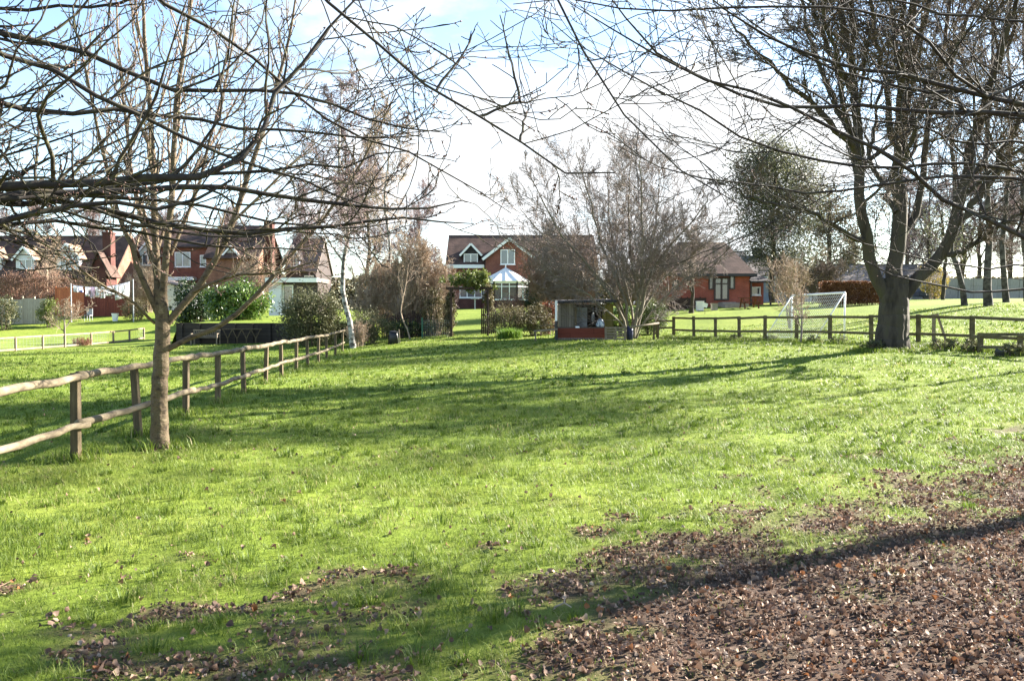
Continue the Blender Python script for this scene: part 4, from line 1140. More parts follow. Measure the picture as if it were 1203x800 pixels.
# ------------------------------------------------------------------ garden things, left
g0 = G(120, 73)
rfc = empty('board_fence', g0, 'dark red boarded fence under the washing line', 'fence')
for i, (a, b) in enumerate(((100, 113), (113, 126), (126, 139), (139, 152))):
    zz = gz(PX(a, 73), 73); MB().ext(PX(a, 73) + .03, PX(b, 73) - .03, 73, 73.06, zz - .1, PZ(341, 73)).build('panel', M['wood_red'], rfc)
    MB().bar((PX(a, 73), 73.03, zz - .2), (PX(a, 73), 73.03, PZ(340, 73)), .1).build('post', M['wood_red'], rfc)
of = empty('board_fence', G(83, 74), 'orange-brown boarded fence left of the dark red boards', 'fence')
for (a, b) in ((66, 78), (78, 90), (90, 100)):
    zz = gz(PX(a, 74), 74); MB().ext(PX(a, 74) + .03, PX(b, 74) - .03, 74, 74.06, zz - .1, PZ(338, 74)).build('panel', M['wood_orange'], of)
    MB().bar((PX(a, 74), 74.03, zz - .2), (PX(a, 74), 74.03, PZ(337, 74)), .1).build('post', M['wood_orange'], of)
pfc = empty('board_fence', G(35, 68), 'low bleached board fence between two bushes at the far left', 'fence')
for (a, b, t) in ((-20, -4, 351), (-4, 12, 351), (14, 27, 352), (27, 41, 350.5), (41, 55, 351)):
    zz = gz(PX(a, 68), 68); MB().ext(PX(a, 68) + .03, PX(b, 68) - .03, 68, 68.05, zz - .1, PZ(t, 68)).build('panel', M['wood_pale'], pfc)
    MB().bar((PX(a, 68), 68.03, zz - .2), (PX(a, 68), 68.03, PZ(t - 2.5, 68)), .09).build('post', M['wood_pale'], pfc)
wl = empty('washing_line', G(120, 69), 'washing line sagging between two thin poles in the left garden', 'washing line')
la, lb = G(84, 69), G(157, 69); la[2] = PZ(334.5, 69); lb[2] = PZ(329.5, 69)
MB().bar((la[0], 69, gz(la[0], 69) - .2), la + [0, 0, .1], .07).build('pole', M['grey_metal'], wl); MB().bar((lb[0], 69, gz(lb[0], 69) - .2), lb + [0, 0, .1], .07).build('pole', M['grey_metal'], wl)
def linept(px):
    s = (px - 84) / 73.; p = la * (1 - s) + lb * s; p = p + np.array([0, 0, -.35 * 4 * s * (1 - s)]); return p
MB().tube([linept(q) for q in np.linspace(84, 157, 15)], .012, 4).build('line', M['grey_metal'], wl)
def cloth(px0, px1, drop, mat, label, cat='laundry', kind='sheet'):
    n = 9; vs = []; fs = []
    for i in range(n):
        p = linept(px0 + (px1 - px0) * i / (n - 1)); prof = 1
        if kind == 'shirt': prof = 1.0 if 2 <= i <= 6 else .45
        if kind == 'trousers': prof = 1.0 if i not in (4,) else .42
        for j in range(6):
            k = j / 5; vs.append(p + np.array([.05 * math.sin(i * 1.9 + k) * k, .09 * math.sin(i * 2.3 + px0) * (.3 + k), -drop * k * prof - .01]))
    for i in range(n - 1):
        for j in range(5): fs.append((i * 6 + j, (i + 1) * 6 + j, (i + 1) * 6 + j + 1, i * 6 + j + 1))
    mb = MB().add(vs, fs); o = mb.build('washing', M[mat], loc=linept((px0 + px1) / 2), smooth=True)
    m = o.modifiers.new('thick', 'SOLIDIFY'); m.thickness = .012
    return tag(o, label, cat, 'washing on the line')
cloth(87, 92, .55, 'cloth_white', 'small white cloth at the left end of the washing line')
cloth(92.5, 98, .5, 'cloth_blue', 'blue and white cloth pegged in front of the orange boards')
cloth(101, 105.5, .8, 'cloth_white', 'narrow white towel left of the pinkish shirt', kind='sheet')
cloth(106.5, 112, .95, 'cloth_pink', 'pinkish shirt hanging among the white washing', kind='shirt')
cloth(112.6, 118, .85, 'cloth_white', 'white shirt hanging right of the pinkish shirt', kind='shirt')
cloth(118.6, 123.5, .95, 'cloth_white', 'pair of white trousers on the washing line', kind='trousers')
cloth(124.2, 135, .8, 'cloth_white', 'wide white pillow cover left of the biggest sheet')
cloth(135.6, 153, 1.25, 'cloth_white', 'biggest white sheet at the right end of the washing line')
for (px, lab) in ((104, 'dark garden chair left of the red fence, under the laundry'),):
    g = G(px, 70); c_ = empty('garden_chair', g, lab, 'chair')
    MB().box(g + np.array([0, 0, .45]), (.5, .5, .06)).build('seat', M['grey_metal'], c_); MB().box(g + np.array([0, .24, .75]), (.5, .05, .5)).build('backrest', M['grey_metal'], c_)
    for sx in (-.22, .22):
        for sy in (-.22, .22): MB().bar(g + [sx, sy, -.05], g + [sx, sy, .43], .04).build('leg', M['grey_metal'], c_)
g = G(135.5, 69.5); wb = empty('garden_tub', g, 'small white tub on the lawn in front of the dark red boards', 'tub')
MB().tube([g, g + [0, 0, .5], g + [0, 0, .62]], [.2, .26, .28], 10).build('body', M['white'], wb); MB().tube([g + [0, 0, .6], g + [0, 0, .66]], .3, 10).build('rim', M['white'], wb)

# retaining wall of sleepers and grass bank
D = 49.0; xa, xb_ = PX(207, D), PX(352, D); z0 = gz((xa + xb_) / 2, D); zt = PZ(379.5, D)
rw = empty('retaining_wall', ((xa + xb_) / 2, D, z0), 'dark sleeper retaining wall holding up the grass bank', 'wall')
MB().ext(xa, xb_, D, D + .22, z0 - .4, zt).build('sleeper_stack', M['wood_dark'], rw)
for k in range(7):
    x = xa + (xb_ - xa) * (k + .3) / 7; MB().ext(x - .09, x + .09, D - .12, D - .003, z0 - .4, zt - .05).build('post', M['wood_dark'], rw)
bx = np.linspace(xa - .5, xb_ + 5.0, 40); by = np.linspace(D + .16, D + 18, 36); BX, BY = np.meshgrid(bx, by)
gl = ground(BX, BY); u_ = (BY - D) / 18
BZ = zt - .03 + .02 * (fbm(BX, BY, 5) - .5) + .55 * sstep(0, .9, u_) * (1 - sstep(.75, 1, u_)) 
BZ = BZ * (1 - sstep(.7, 1, u_)) + (gl - .25) * sstep(.7, 1, u_)
ex_ = np.minimum(sstep(0, .6, BX - bx[0]), 1 - sstep(4.2, 5.0, BX - xb_))
BZ = gl - .35 + (BZ - gl + .35) * ex_
ii = (np.arange(35)[:, None] * 40 + np.arange(39)[None]).ravel()
tag(np_mesh('grass_bank', np.c_[BX.ravel(), BY.ravel(), BZ.ravel()], quads=np.c_[ii, ii + 1, ii + 41, ii + 40], mat=bpy.data.materials['meadow_ground'], smooth=True, attrs={"bare": np.zeros(1440)}), kind='structure')
# bench in front
D = 48.0; g = G(238, D); be = empty('garden_bench', g, 'weathered grey slatted bench against the sleeper wall', 'bench')
xa2, xb2 = PX(223, D), PX(255, D)
mb = MB(); [mb.ext(xa2, xb2, D + .05 + .12 * k, D + .15 + .12 * k, g[2] + .42, g[2] + .45) for k in range(4)]; mb.build('seat', M['wood_plain'], be)
mb = MB(); mb.ext(xa2, xb2, D + .50, D + .55, g[2] + .82, g[2] + .90); mb.ext(xa2, xb2, D + .50, D + .55, g[2] + .48, g[2] + .54)
for k in range(13): xk = xa2 + .08 + (xb2 - xa2 - .16) * k / 12; mb.ext(xk - .025, xk + .025, D + .512, D + .538, g[2] + .54, g[2] + .82)
mb.build('backrest', M['wood_plain'], be)
for x in (xa2 + .04, xb2 - .04):
    MB().bar((x, D + .05, g[2] - .05), (x, D + .05, g[2] + .64), .07).build('leg', M['wood_plain'], be); MB().bar((x, D + .56, g[2] - .05), (x, D + .56, g[2] + .84), .07).build('leg', M['wood_plain'], be)
    MB().bar((x, D, g[2] + .66), (x, D + .56, g[2] + .66), .08, .04).build('armrest', M['wood_plain'], be)
# V-shaped trellis pieces on the wall
D = 48.6; z0 = gz(PX(280, D), D)
tr = empty('rustic_trellis', G(280, D), 'rustic trellis of crossed poles leaning on the sleeper wall', 'trellis')
mb = MB()
for k in range(4):
    x0 = PX(262 + k * 11, D); x1 = PX(273 + k * 11, D); xm = (x0 + x1) / 2
    mb.tube([(x0, D, z0 + .85), (xm, D, z0 + .3)], .035, 5); mb.tube([(x1, D, z0 + .85), (xm, D - .02, z0 + .3)], .035, 5); mb.tube([(xm, D, z0 - .1), (xm, D, z0 + .32)], .04, 5)
mb.tube([(PX(261, D), D, z0 + .87), (PX(307, D), D, z0 + .87)], .035, 5)
mb.build('poles', M['post'], tr)

# ------------------------------------------------------------------ garden things, middle
D = 48.5
pk = empty('picket_fence', G(490, D), 'dark picket fence behind the black compost bin', 'fence')
for i in range(36):
    px = 449 + i * 2.25; g = G(px, D); h = 1.35 + .1 * math.sin(i * .9)
    MB().prism([(g[0] - .045, D, g[2] - .1), (g[0] + .045, D, g[2] - .1), (g[0] + .045, D, g[2] + h), (g[0], D, g[2] + h + .08), (g[0] - .045, D, g[2] + h)], (0, .03, 0)).build('picket', M['wood_fence_dark'], pk)
for hh in (.35, 1.1): MB().bar(G(448, D) + [0, .06, hh], G(531, D) + [0, .06, hh], .04, .09).build('rail', M['wood_fence_dark'], pk)
pk2 = empty('picket_fence', G(575, D), 'few dark pickets right of the garden arch', 'fence')
for i in range(8):
    px = 566 + i * 2.25; g = G(px, D); MB().prism([(g[0] - .045, D, g[2] - .1), (g[0] + .045, D, g[2] - .1), (g[0] + .045, D, g[2] + 1.4), (g[0], D, g[2] + 1.5), (g[0] - .045, D, g[2] + 1.4)], (0, .03, 0)).build('picket', M['wood_fence_dark'], pk2)
for hh in (.35, 1.1): MB().bar(G(565, D) + [0, .06, hh], G(583, D) + [0, .06, hh], .04, .09).build('rail', M['wood_fence_dark'], pk2)
D = 46.5
wp = empty('mesh_panel', G(513, D), 'wire mesh panel on green posts left of the arch', 'fence panel')
mb = MB(); a, b = G(496, D), G(531, D)
for hh in np.arange(.08, 1.0, .1): mb.bar(a + [0, 0, hh], b + [0, 0, hh], .008)
for s in np.linspace(0, 1, 17): q = a * (1 - s) + b * s; mb.bar(q, q + [0, 0, 1.0], .008)
mb.build('mesh', M['wire'], wp)
for p_ in (a, b): MB().bar(p_ - [0, 0, .2], p_ + [0, 0, 1.15], .08).build('post', M['green_paint'] if p_ is a else M['post'], wp)
g = G(462, 43); cb_ = empty('compost_bin', g, 'black plastic compost bin leaning beside the picket fence', 'compost bin')
MB().tube([g - [0, 0, .05], g + [0, 0, .42], g + [.02, 0, .60]], [.30, .25, .2], 12).build('body', M['black'], cb_, smooth=True); MB().tube([g + [.02, 0, .59], g + [.03, 0, .64], g + [.03, 0, .67]], [.23, .22, .08], 12).build('lid', M['black'], cb_)
MB().bar(g + [.36, -.1, -.1], g + [.30, -.08, .75], .045).build('stick', M['wood_plain'], cb_)
# garden arch
D = 46.5; ga = empty('garden_arch', G(551, D), 'timber garden arch overgrown with ivy in front of the brick house', 'arch')
zt = PZ(340, D)
for px in (530, 573):
    for dy in (0, .8): g = G(px, D + dy); MB().bar(g - [0, 0, .2], (g[0], D + dy, zt), .12).build('post', M['wood_fence_dark'], ga)
for dy in (0, .8): MB().bar((PX(524, D), D + dy, zt + .06), (PX(579, D), D + dy, zt + .06), .07, .14).build('beam', M['wood_fence_dark'], ga)
p, v_ = clumped(70, 40, (PX(552, D), D + .4, PZ(330, D)), (1.35, .8, .62), .10, .35, .3); leaf_mesh('ivy_top', p, .15 * rng.uniform(.6, 1.4, len(p)), M['ivy'], ga, .6, .5, v_)
p, v_ = clumped(70, 40, (PX(528, D), D + .4, PZ(368, D)), (.32, .5, 1.5), .09, .4, .2); leaf_mesh('ivy_side', p, .13 * rng.uniform(.6, 1.4, len(p)), M['browngreen'], ga, .6, .3, v_)
p, v_ = clumped(30, 40, (PX(574, D), D + .5, PZ(352, D)), (.28, .4, .75), .09, .4, .2); leaf_mesh('ivy_side', p, .13 * rng.uniform(.6, 1.4, len(p)), M['browngreen'], ga, .6, .3, v_)

# ------------------------------------------------------------------ shed
D = 42.0; g = G(690, D); z0 = g[2] - .05
sh = empty('open_shed', g, 'ramshackle open-fronted wooden shed with a flat roof and red-brown front', 'shed')
X = lambda px: PX(px, D)
zR = PZ(356.5, D)
MB().ext(X(658), X(721), D + 2.0, D + 2.08, z0, zR - .03).build('back_wall', M['wood_fence_dark'], sh)
MB().ext(X(658), X(658) + .07, D + .1, D + 2.0, z0, zR - .03).build('side_wall', M['wood_grey'], sh)
MB().ext(X(658) + .08, X(675), D + .1, D + .16, z0, zR - .03).build('front_boards', M['wood_grey'], sh)
MB().ext(X(708), X(721), D + .2, D + .26, z0, zR - .03).build('front_sheet', M['wood_olive'], sh)
MB().ext(X(721) - .07, X(721) - .002, D + .262, D + 2.0, z0, zR - .03).build('side_wall', M['wood_olive'], sh)
for px in (676.5, 705): MB().bar((X(px), D + .12, z0), (X(px), D + .12, zR - .02), .11).build('post', M['post'], sh)
slab([(X(654.5), D - .25, PZ(356.5, D)), (X(724), D - .25, PZ(355.3, D)), (X(724), D + 2.4, PZ(352.5, D)), (X(654.5), D + 2.4, PZ(353.7, D))], .10).build('roof', M['roof_dark'], sh)
MB().ext(X(655), X(709.5), D - .30, D - .2, z0 + .15, PZ(385.5, D)).build('front_panel', M['red_panel'], sh)
MB().ext(X(654), X(711), D - .32, D - .19, z0 - .1, z0 + .148).build('kickboard', M['wood_grey'], sh)
MB().ext(X(655), X(743), D - .31, D - .17, PZ(385.4, D), PZ(384, D)).build('rail', M['frame_dark'], sh)
cbd = empty('cupboard', (X(685), D + .9, z0), 'pale two-door cupboard standing inside the open shed', 'cupboard')
MB().ext(X(678), X(691.5), D + .8, D + 1.3, z0 + .05, PZ(361, D)).build('carcass', M['grey_metal'], cbd)
for (a, b) in ((678.3, 684.6), (685, 691.2)): MB().ext(X(a), X(b), D + .76, D + .798, z0 + .1, PZ(361.6, D)).build('door', M['grey_metal'], cbd)
g2 = np.array([X(698.5), D + .8, z0]); fg = empty('feed_sack', g2, 'white sack hung beside the cupboard in the shed', 'sack')
MB().tube([(X(698.5), D + .8, PZ(378, D)), (X(698.5), D + .8, PZ(374, D)), (X(698.5), D + .8, PZ(369, D)), (X(698.5), D + .8, PZ(367, D))], [.06, .09, .07, .02], 8).build('body', M['cloth_white'], fg, smooth=True)
MB().bar((X(698.5), D + .8, PZ(367, D)), (X(698.5), D + .8, zR - .02), .02).build('string', M['grey_metal'], fg)
bg_ = empty('hay_bag', (X(705), D - .05, PZ(385, D)), 'blue and white bag resting on the shed front', 'bag')
sb = blob_points(1, (0, 0, 0), (1, 1, 1))
MB().tube([(X(705), D - .1, PZ(385, D)), (X(704.7), D - .1, PZ(382, D)), (X(705.3), D - .1, PZ(379, D)), (X(704.8), D - .1, PZ(376, D)), (X(705), D - .1, PZ(374.5, D))], [.16, .23, .20, .13, .04], 9).build('body', M['blue_bag'], bg_, smooth=True)
wbk = MB().tube([(X(678), D - .24, PZ(385, D) + .0), (X(678), D - .24, PZ(383.3, D))], [.14, .10], 9)
tag(wbk.build('enamel_bowl', M['white'], loc=(X(678), D - .24, PZ(385, D)), smooth=False), 'white bowl upturned on the shed front rail', 'bowl')
# pallet
D2 = 41.4; pa = empty('pallet', G(723, D2), 'grey wooden pallet leaning upright against the shed front', 'pallet')
xa3, xb3 = PX(710.5, D2), PX(736, D2); zz = gz(PX(723, D2), D2)
for k in range(5): MB().ext(xa3, xb3, D2, D2 + .03, zz + .03 + k * .135, zz + .115 + k * .135).build('slat', M['wood_plain'], pa)
for x in (xa3 + .06, (xa3 + xb3) / 2, xb3 - .06): MB().ext(x - .05, x + .05, D2 + .032, D2 + .13, zz, zz + .68).build('bearer', M['wood_plain'], pa)
g = G(740, 41.8); tb = empty('water_butt', g, 'low navy water butt right of the pallet', 'water butt')
MB().tube([g - [0, 0, .05], g + [0, 0, .35], g + [0, 0, .66]], [.15, .17, .15], 12).build('body', M['navy'], tb, smooth=True); MB().tube([g + [0, 0, .65], g + [0, 0, .70]], [.165, .15], 12).build('lid', M['navy'], tb)
# white-topped pole + plank
g = G(653.5, 41.6); wpz = empty('drainpipe_pole', g, 'upright pole with white upper half at the left corner of the shed', 'pole')
MB().tube([g - [0, 0, .1], (g[0], 41.6, PZ(377, 41.6))], .075, 8).build('lower_tube', M['black'], wpz); MB().tube([(g[0], 41.6, PZ(377, 41.6)), (g[0], 41.6, PZ(353.5, 41.6))], .06, 8).build('upper_tube', M['white'], wpz)
pb = MB().bar(G(627, 41.3) + [0, 0, .50], G(655, 41.3) + [0, -.08, .58], .05, .09).bar(G(629, 41.4) - [0, 0, .1], G(629, 41.4) + [0, 0, .48], .07)
tag(pb.build('plank_rail', M['wood_plain'], loc=G(641, 41.3)), 'pale plank rail on a peg left of the white-topped pole', 'rail')

# ------------------------------------------------------------------ goal, garden things right
P1, P2 = G(930, 39.3), G(992, 34.6); H = 2.0
gl_ = empty('football_goal', (P1 + P2) / 2, 'white football goal with a net on the lawn behind the fence', 'goal')
up = np.array([0, 0, H]); dv = (P2 - P1) / np.linalg.norm(P2 - P1); bk = np.array([-dv[1], dv[0], 0]); bk = bk if bk[0] < 0 else -bk; bk = bk * 1.35
for p_ in (P1, P2): MB().tube([p_ - [0, 0, .05], p_ + up], .042, 8).build('goalpost', M['white'], gl_, smooth=True)
MB().tube([P1 + up, P2 + up], .042, 8).build('crossbar', M['white'], gl_, smooth=True)
B1, B2 = P1 + bk, P2 + bk; B1[2] = gz(B1[0], B1[1]) + .03; B2[2] = gz(B2[0], B2[1]) + .03
for p_, b in ((P1, B1), (P2, B2)): MB().tube([p_ + up, b], .028, 7).build('back_stay', M['white'], gl_, smooth=True); MB().tube([p_ + [0, 0, .03], b], .03, 6).build('base_bar', M['white'], gl_)
MB().tube([B1, B2], .03, 6).build('base_bar', M['white'], gl_)
mb = MB()
nU, nV = 26, 14
def netp(s, t): return (P1 + up + (B1 - P1 - up) * t) * (1 - s) + (P2 + up + (B2 - P2 - up) * t) * s + np.array([0, 0, -.12 * math.sin(math.pi * t) * math.sin(math.pi * s)])
for i in range(nU + 1):
    s = i / nU; pts = [netp(s, t) for t in np.linspace(0, 1, 5)]
    for a, b in zip(pts, pts[1:]): mb.bar(a, b, .010)
for j in range(1, nV):
    t = j / nV; pts = [netp(s, t) for s in np.linspace(0, 1, 7)]
    for a, b in zip(pts, pts[1:]): mb.bar(a, b, .010)
for p_, b in ((P1, B1), (P2, B2)):
    for j in range(1, 12): t = j / 12; mb.bar(p_ + up * (1 - t), b * t + (p_ + up) * (1 - t), .006)
    for j in range(1, 9): t = j / 9; mb.bar(p_ * (1 - t) + b * t, (p_ + up) * (1 - t) + b * t, .006)
mb.build('net', M['net'], gl_)
D = 60.5; g = G(880, D); pt = empty('picnic_table', g, 'brown wooden picnic table on the lawn outside the bungalow', 'picnic table')
x0, x1 = PX(868, D), PX(892, D)
MB().ext(x0, x1, D - .4, D + .4, g[2] + .72, g[2] + .77).build('tabletop', M['wood_table'], pt)
for y in (D - .85, D + .65): MB().ext(x0, x1, y, y + .24, g[2] + .42, g[2] + .46).build('bench_seat', M['wood_table'], pt)
for x in (x0 + .25, x1 - .25):
    mb = MB(); mb.bar((x, D - .7, g[2] - .05), (x, D - .25, g[2] + .72), .09); mb.bar((x, D + .7, g[2] - .05), (x, D + .25, g[2] + .72), .09); mb.bar((x + .06, D - .8, g[2] + .38), (x + .06, D + .85, g[2] + .38), .05, .09); mb.build('trestle', M['wood_table'], pt)
D = 62.5; df = empty('board_fence', G(806, D), 'low dark boarded fence in front of the brick bungalow', 'fence')
for i in range(7):
    a, b = PX(778 + i * 7.4, D), PX(785.4 + i * 7.4, D); zz = gz((a + b) / 2, D); MB().ext(a + .02, b - .02, D, D + .05, zz - .1, PZ(350, D)).build('panel', M['wood_fence_dark'], df); MB().bar((a, D + .02, zz - .1), (a, D + .02, PZ(349, D)), .09).build('post', M['wood_fence_dark'], df)
D = 60; g = G(822, D); tag(MB().box(g + np.array([0, 0, .32]), (.5, .4, .66)).box(g + np.array([.0, 0, .67]), (.56, .46, .05)).build('cool_box', M['white'], loc=g, bevel=.03), 'white lidded box beside the low dark boards', 'box')
g = G(839, D); tag(MB().box(g + np.array([0, 0, .2]), (.42, .4, .5)).box(g + np.array([.0, 0, .47]), (.5, .46, .05)).build('stone_planter', M['stone'], loc=g), 'grey planter at the foot of the bungalow steps', 'planter')
g = G(828, 57); st_ = empty('sign_board', g, 'small white tilted board on a thin stick in the lawn', 'board')
MB().bar(g - [0, 0, .1], g + [0, 0, .55], .03).build('stick', M['wood_plain'], st_); MB().box(g + np.array([0, -.03, .62]), (.34, .03, .3), tilt=('Y', .3)).build('board', M['white'], st_)
D = 66; ldr = empty('leaning_ladder', G(908, D), 'pale ladder leaning at the end of the dark porch', 'ladder')
a, b = G(915, D - 1) , np.array([PX(905, D), D + .2, PZ(333, D)]); o_ = np.array([.36, 0, 0])
for q in (0, 1): MB().bar(a + o_ * q - [0, 0, .05], b + o_ * q, .06).build('stile', M['grey_metal'], ldr)
mb = MB(); [mb.bar(a * (1 - s) + b * s, a * (1 - s) + b * s + o_, .035) for s in np.linspace(.1, .95, 7)]; mb.build('rung', M['grey_metal'], ldr)
D = 73; g = G(1094, D); cov = empty('covered_trailer', g, 'dark blue tarpaulin over a low trailer against the pale panel wall', 'trailer')
x0, x1 = PX(1079, D), PX(1109, D)
MB().prism([(x0, D, g[2] + .25), (x1, D, g[2] + .25), (x1 - .1, D, g[2] + .8), (x1 - .5, D, g[2] + .95), (x0 + .4, D, g[2] + 1.0), (x0 + .1, D, g[2] + .7)], (0, 1.6, 0)).build('tarpaulin', M['tarp'], cov, bevel=.05)
for x in (x0 + .7, x1 - .7): MB().tube([(x, D + .05, g[2] + .22), (x, D + .2, g[2] + .22)], .28, 12).build('wheel', M['black'], cov)
g = G(1175, 24.6); bp_ = empty('plant_pot', g, 'small black pot lying in the long grass before the low rail', 'pot')
MB().tube([g, g + [0, 0, .13], g + [.02, 0, .16]], [.10, .14, .15], 10).build('body', M['black'], bp_); MB().tube([g + [.02, 0, .15], g + [.02, 0, .19]], .16, 10).build('rim', M['black'], bp_)

# ------------------------------------------------------------------ trees: slim tree in the left foreground
def px_line(pts, d0, d1=None):
    n = len(pts); d1 = d0 if d1 is None else d1
    return [P(p[0], p[1], (p[2] if len(p) > 2 else d0 + (d1 - d0) * i / max(1, n - 1))) for i, p in enumerate(pts)]
def stack(lst, n):
    """resample (pts, rad) pairs to n samples and stack"""
    pp = []; rr_ = []
    for p, r in lst:
        s = np.linspace(0, 1, p.shape[1]); u = np.linspace(0, 1, n)
        pp.append(np.stack([np.interp(u, s, p[0, :, k]) for k in range(3)], 1)); rr_.append(np.interp(u, s, r[0]))
    return np.array(pp), np.array(rr_)

g = G(187, 11.0)
t1 = empty('slim_tree', g, 'slim young bare tree with a ridged grey-brown trunk beside the round-rail fence', 'tree')
d = 11.0
T = Tubes(); C = Tubes()
tp, tr_ = limb([g - [0, 0, .1], P(187, 480, d), P(189, 430, d), P(191, 385, d), P(188, 340, d)], .118, .084, 20, .004, 1)
tr_[0] *= 1 + .18 * np.exp(-np.linspace(0, 1, 20) / .06)
T.raw(*bark_tube(tp, tr_, 44, .055, .16, 71, 110))
L = [limb(px_line([(190, 378), (184, 320), (181, 240), (179, 180), (174, 100), (168, 0), (164, -80)], d, 11.2), .075, .012, 16, .006),
     limb(px_line([(190, 360), (196, 290), (202, 230), (204, 180), (208, 110), (222, 20), (232, -90)], d, 10.7), .07, .012, 16, .006),
     limb(px_line([(187, 372), (168, 330), (152, 285), (136, 240), (122, 185), (108, 120), (92, 40)], d, 10.3), .055, .010, 16, .008),
     limb(px_line([(192, 385), (212, 362), (234, 338), (264, 284), (290, 212), (309, 155), (334, 70), (352, -30)], d, 11.4), .068, .012, 18, .008),
     limb(px_line([(194, 412), (222, 398), (260, 384), (290, 358), (318, 328), (352, 288), (397, 237), (446, 150), (474, 90)], d, 11.8), .05, .008, 18, .008),
     limb(px_line([(226, 345), (250, 332), (280, 323), (325, 320), (372, 306)], 11.1, 10.4), .032, .008, 12, .008),
     limb(px_line([(188, 350), (180, 300), (160, 240), (150, 160), (140, 60), (136, -40)], d, 11.8), .045, .009, 14, .008),
     limb(px_line([(200, 300), (226, 240), (246, 170), (268, 80), (284, -30)], d, 11.6), .036, .009, 14, .008),
     limb(px_line([(183, 300), (200, 250), (238, 190), (270, 130), (320, 40)], d, 12.2), .032, .008, 14, .008),
     limb(px_line([(182, 380), (150, 352), (112, 330), (80, 300), (40, 262)], d, 9.9), .026, .007, 14, .01)]
lp, lr = stack(L, 16); lr = lr * .76
T.add(lp, lr, 8)
p2, q2 = grow(lp, lr, 13, .18, .98, 22, 50, .30, .10, .10, 8, .55, .004, lvar=.5); C.add(p2, q2, 5)
p3, q3 = grow(p2, q2, 7, .15, .98, 20, 55, .42, .08, .13, 6, .6, .0032); C.add(p3, q3, 4)
p4, q4 = grow(p3, q3, 2, .2, 1, 25, 60, .4, .05, .12, 4, .75, .003); C.add(p4, q4, 3)
T.build('trunk', M['bark_young'], t1); C.build('crown', M['twig_young'], t1)
def buds(parent, P_, n, size, mat):
    idx = rng.integers(0, len(P_), n); k = rng.integers(1, P_.shape[1], n); c = P_[idx, k] + rng.normal(size=(n, 3)) * size * .25
    o8 = np.array([[1, 0, 0], [-1, 0, 0], [0, 1, 0], [0, -1, 0], [0, 0, 1.6], [0, 0, -1.2]]) * size * .5
    V = (c[:, None, :] + o8[None]).reshape(-1, 3); f = np.array([[0, 2, 4], [2, 1, 4], [1, 3, 4], [3, 0, 4], [2, 0, 5], [1, 2, 5], [3, 1, 5], [0, 3, 5]])
    np_mesh('buds', V, tris=((np.arange(n) * 6)[:, None, None] + f[None]).reshape(-1, 3), mat=mat, parent=parent)
M['bud'] = mat_noise('bud', [(.3, (.10, .055, .045)), (.7, (.24, .13, .10))], 20, rough=.6, bump=0)
buds(t1, p3, 2600, .013, M['bud'])

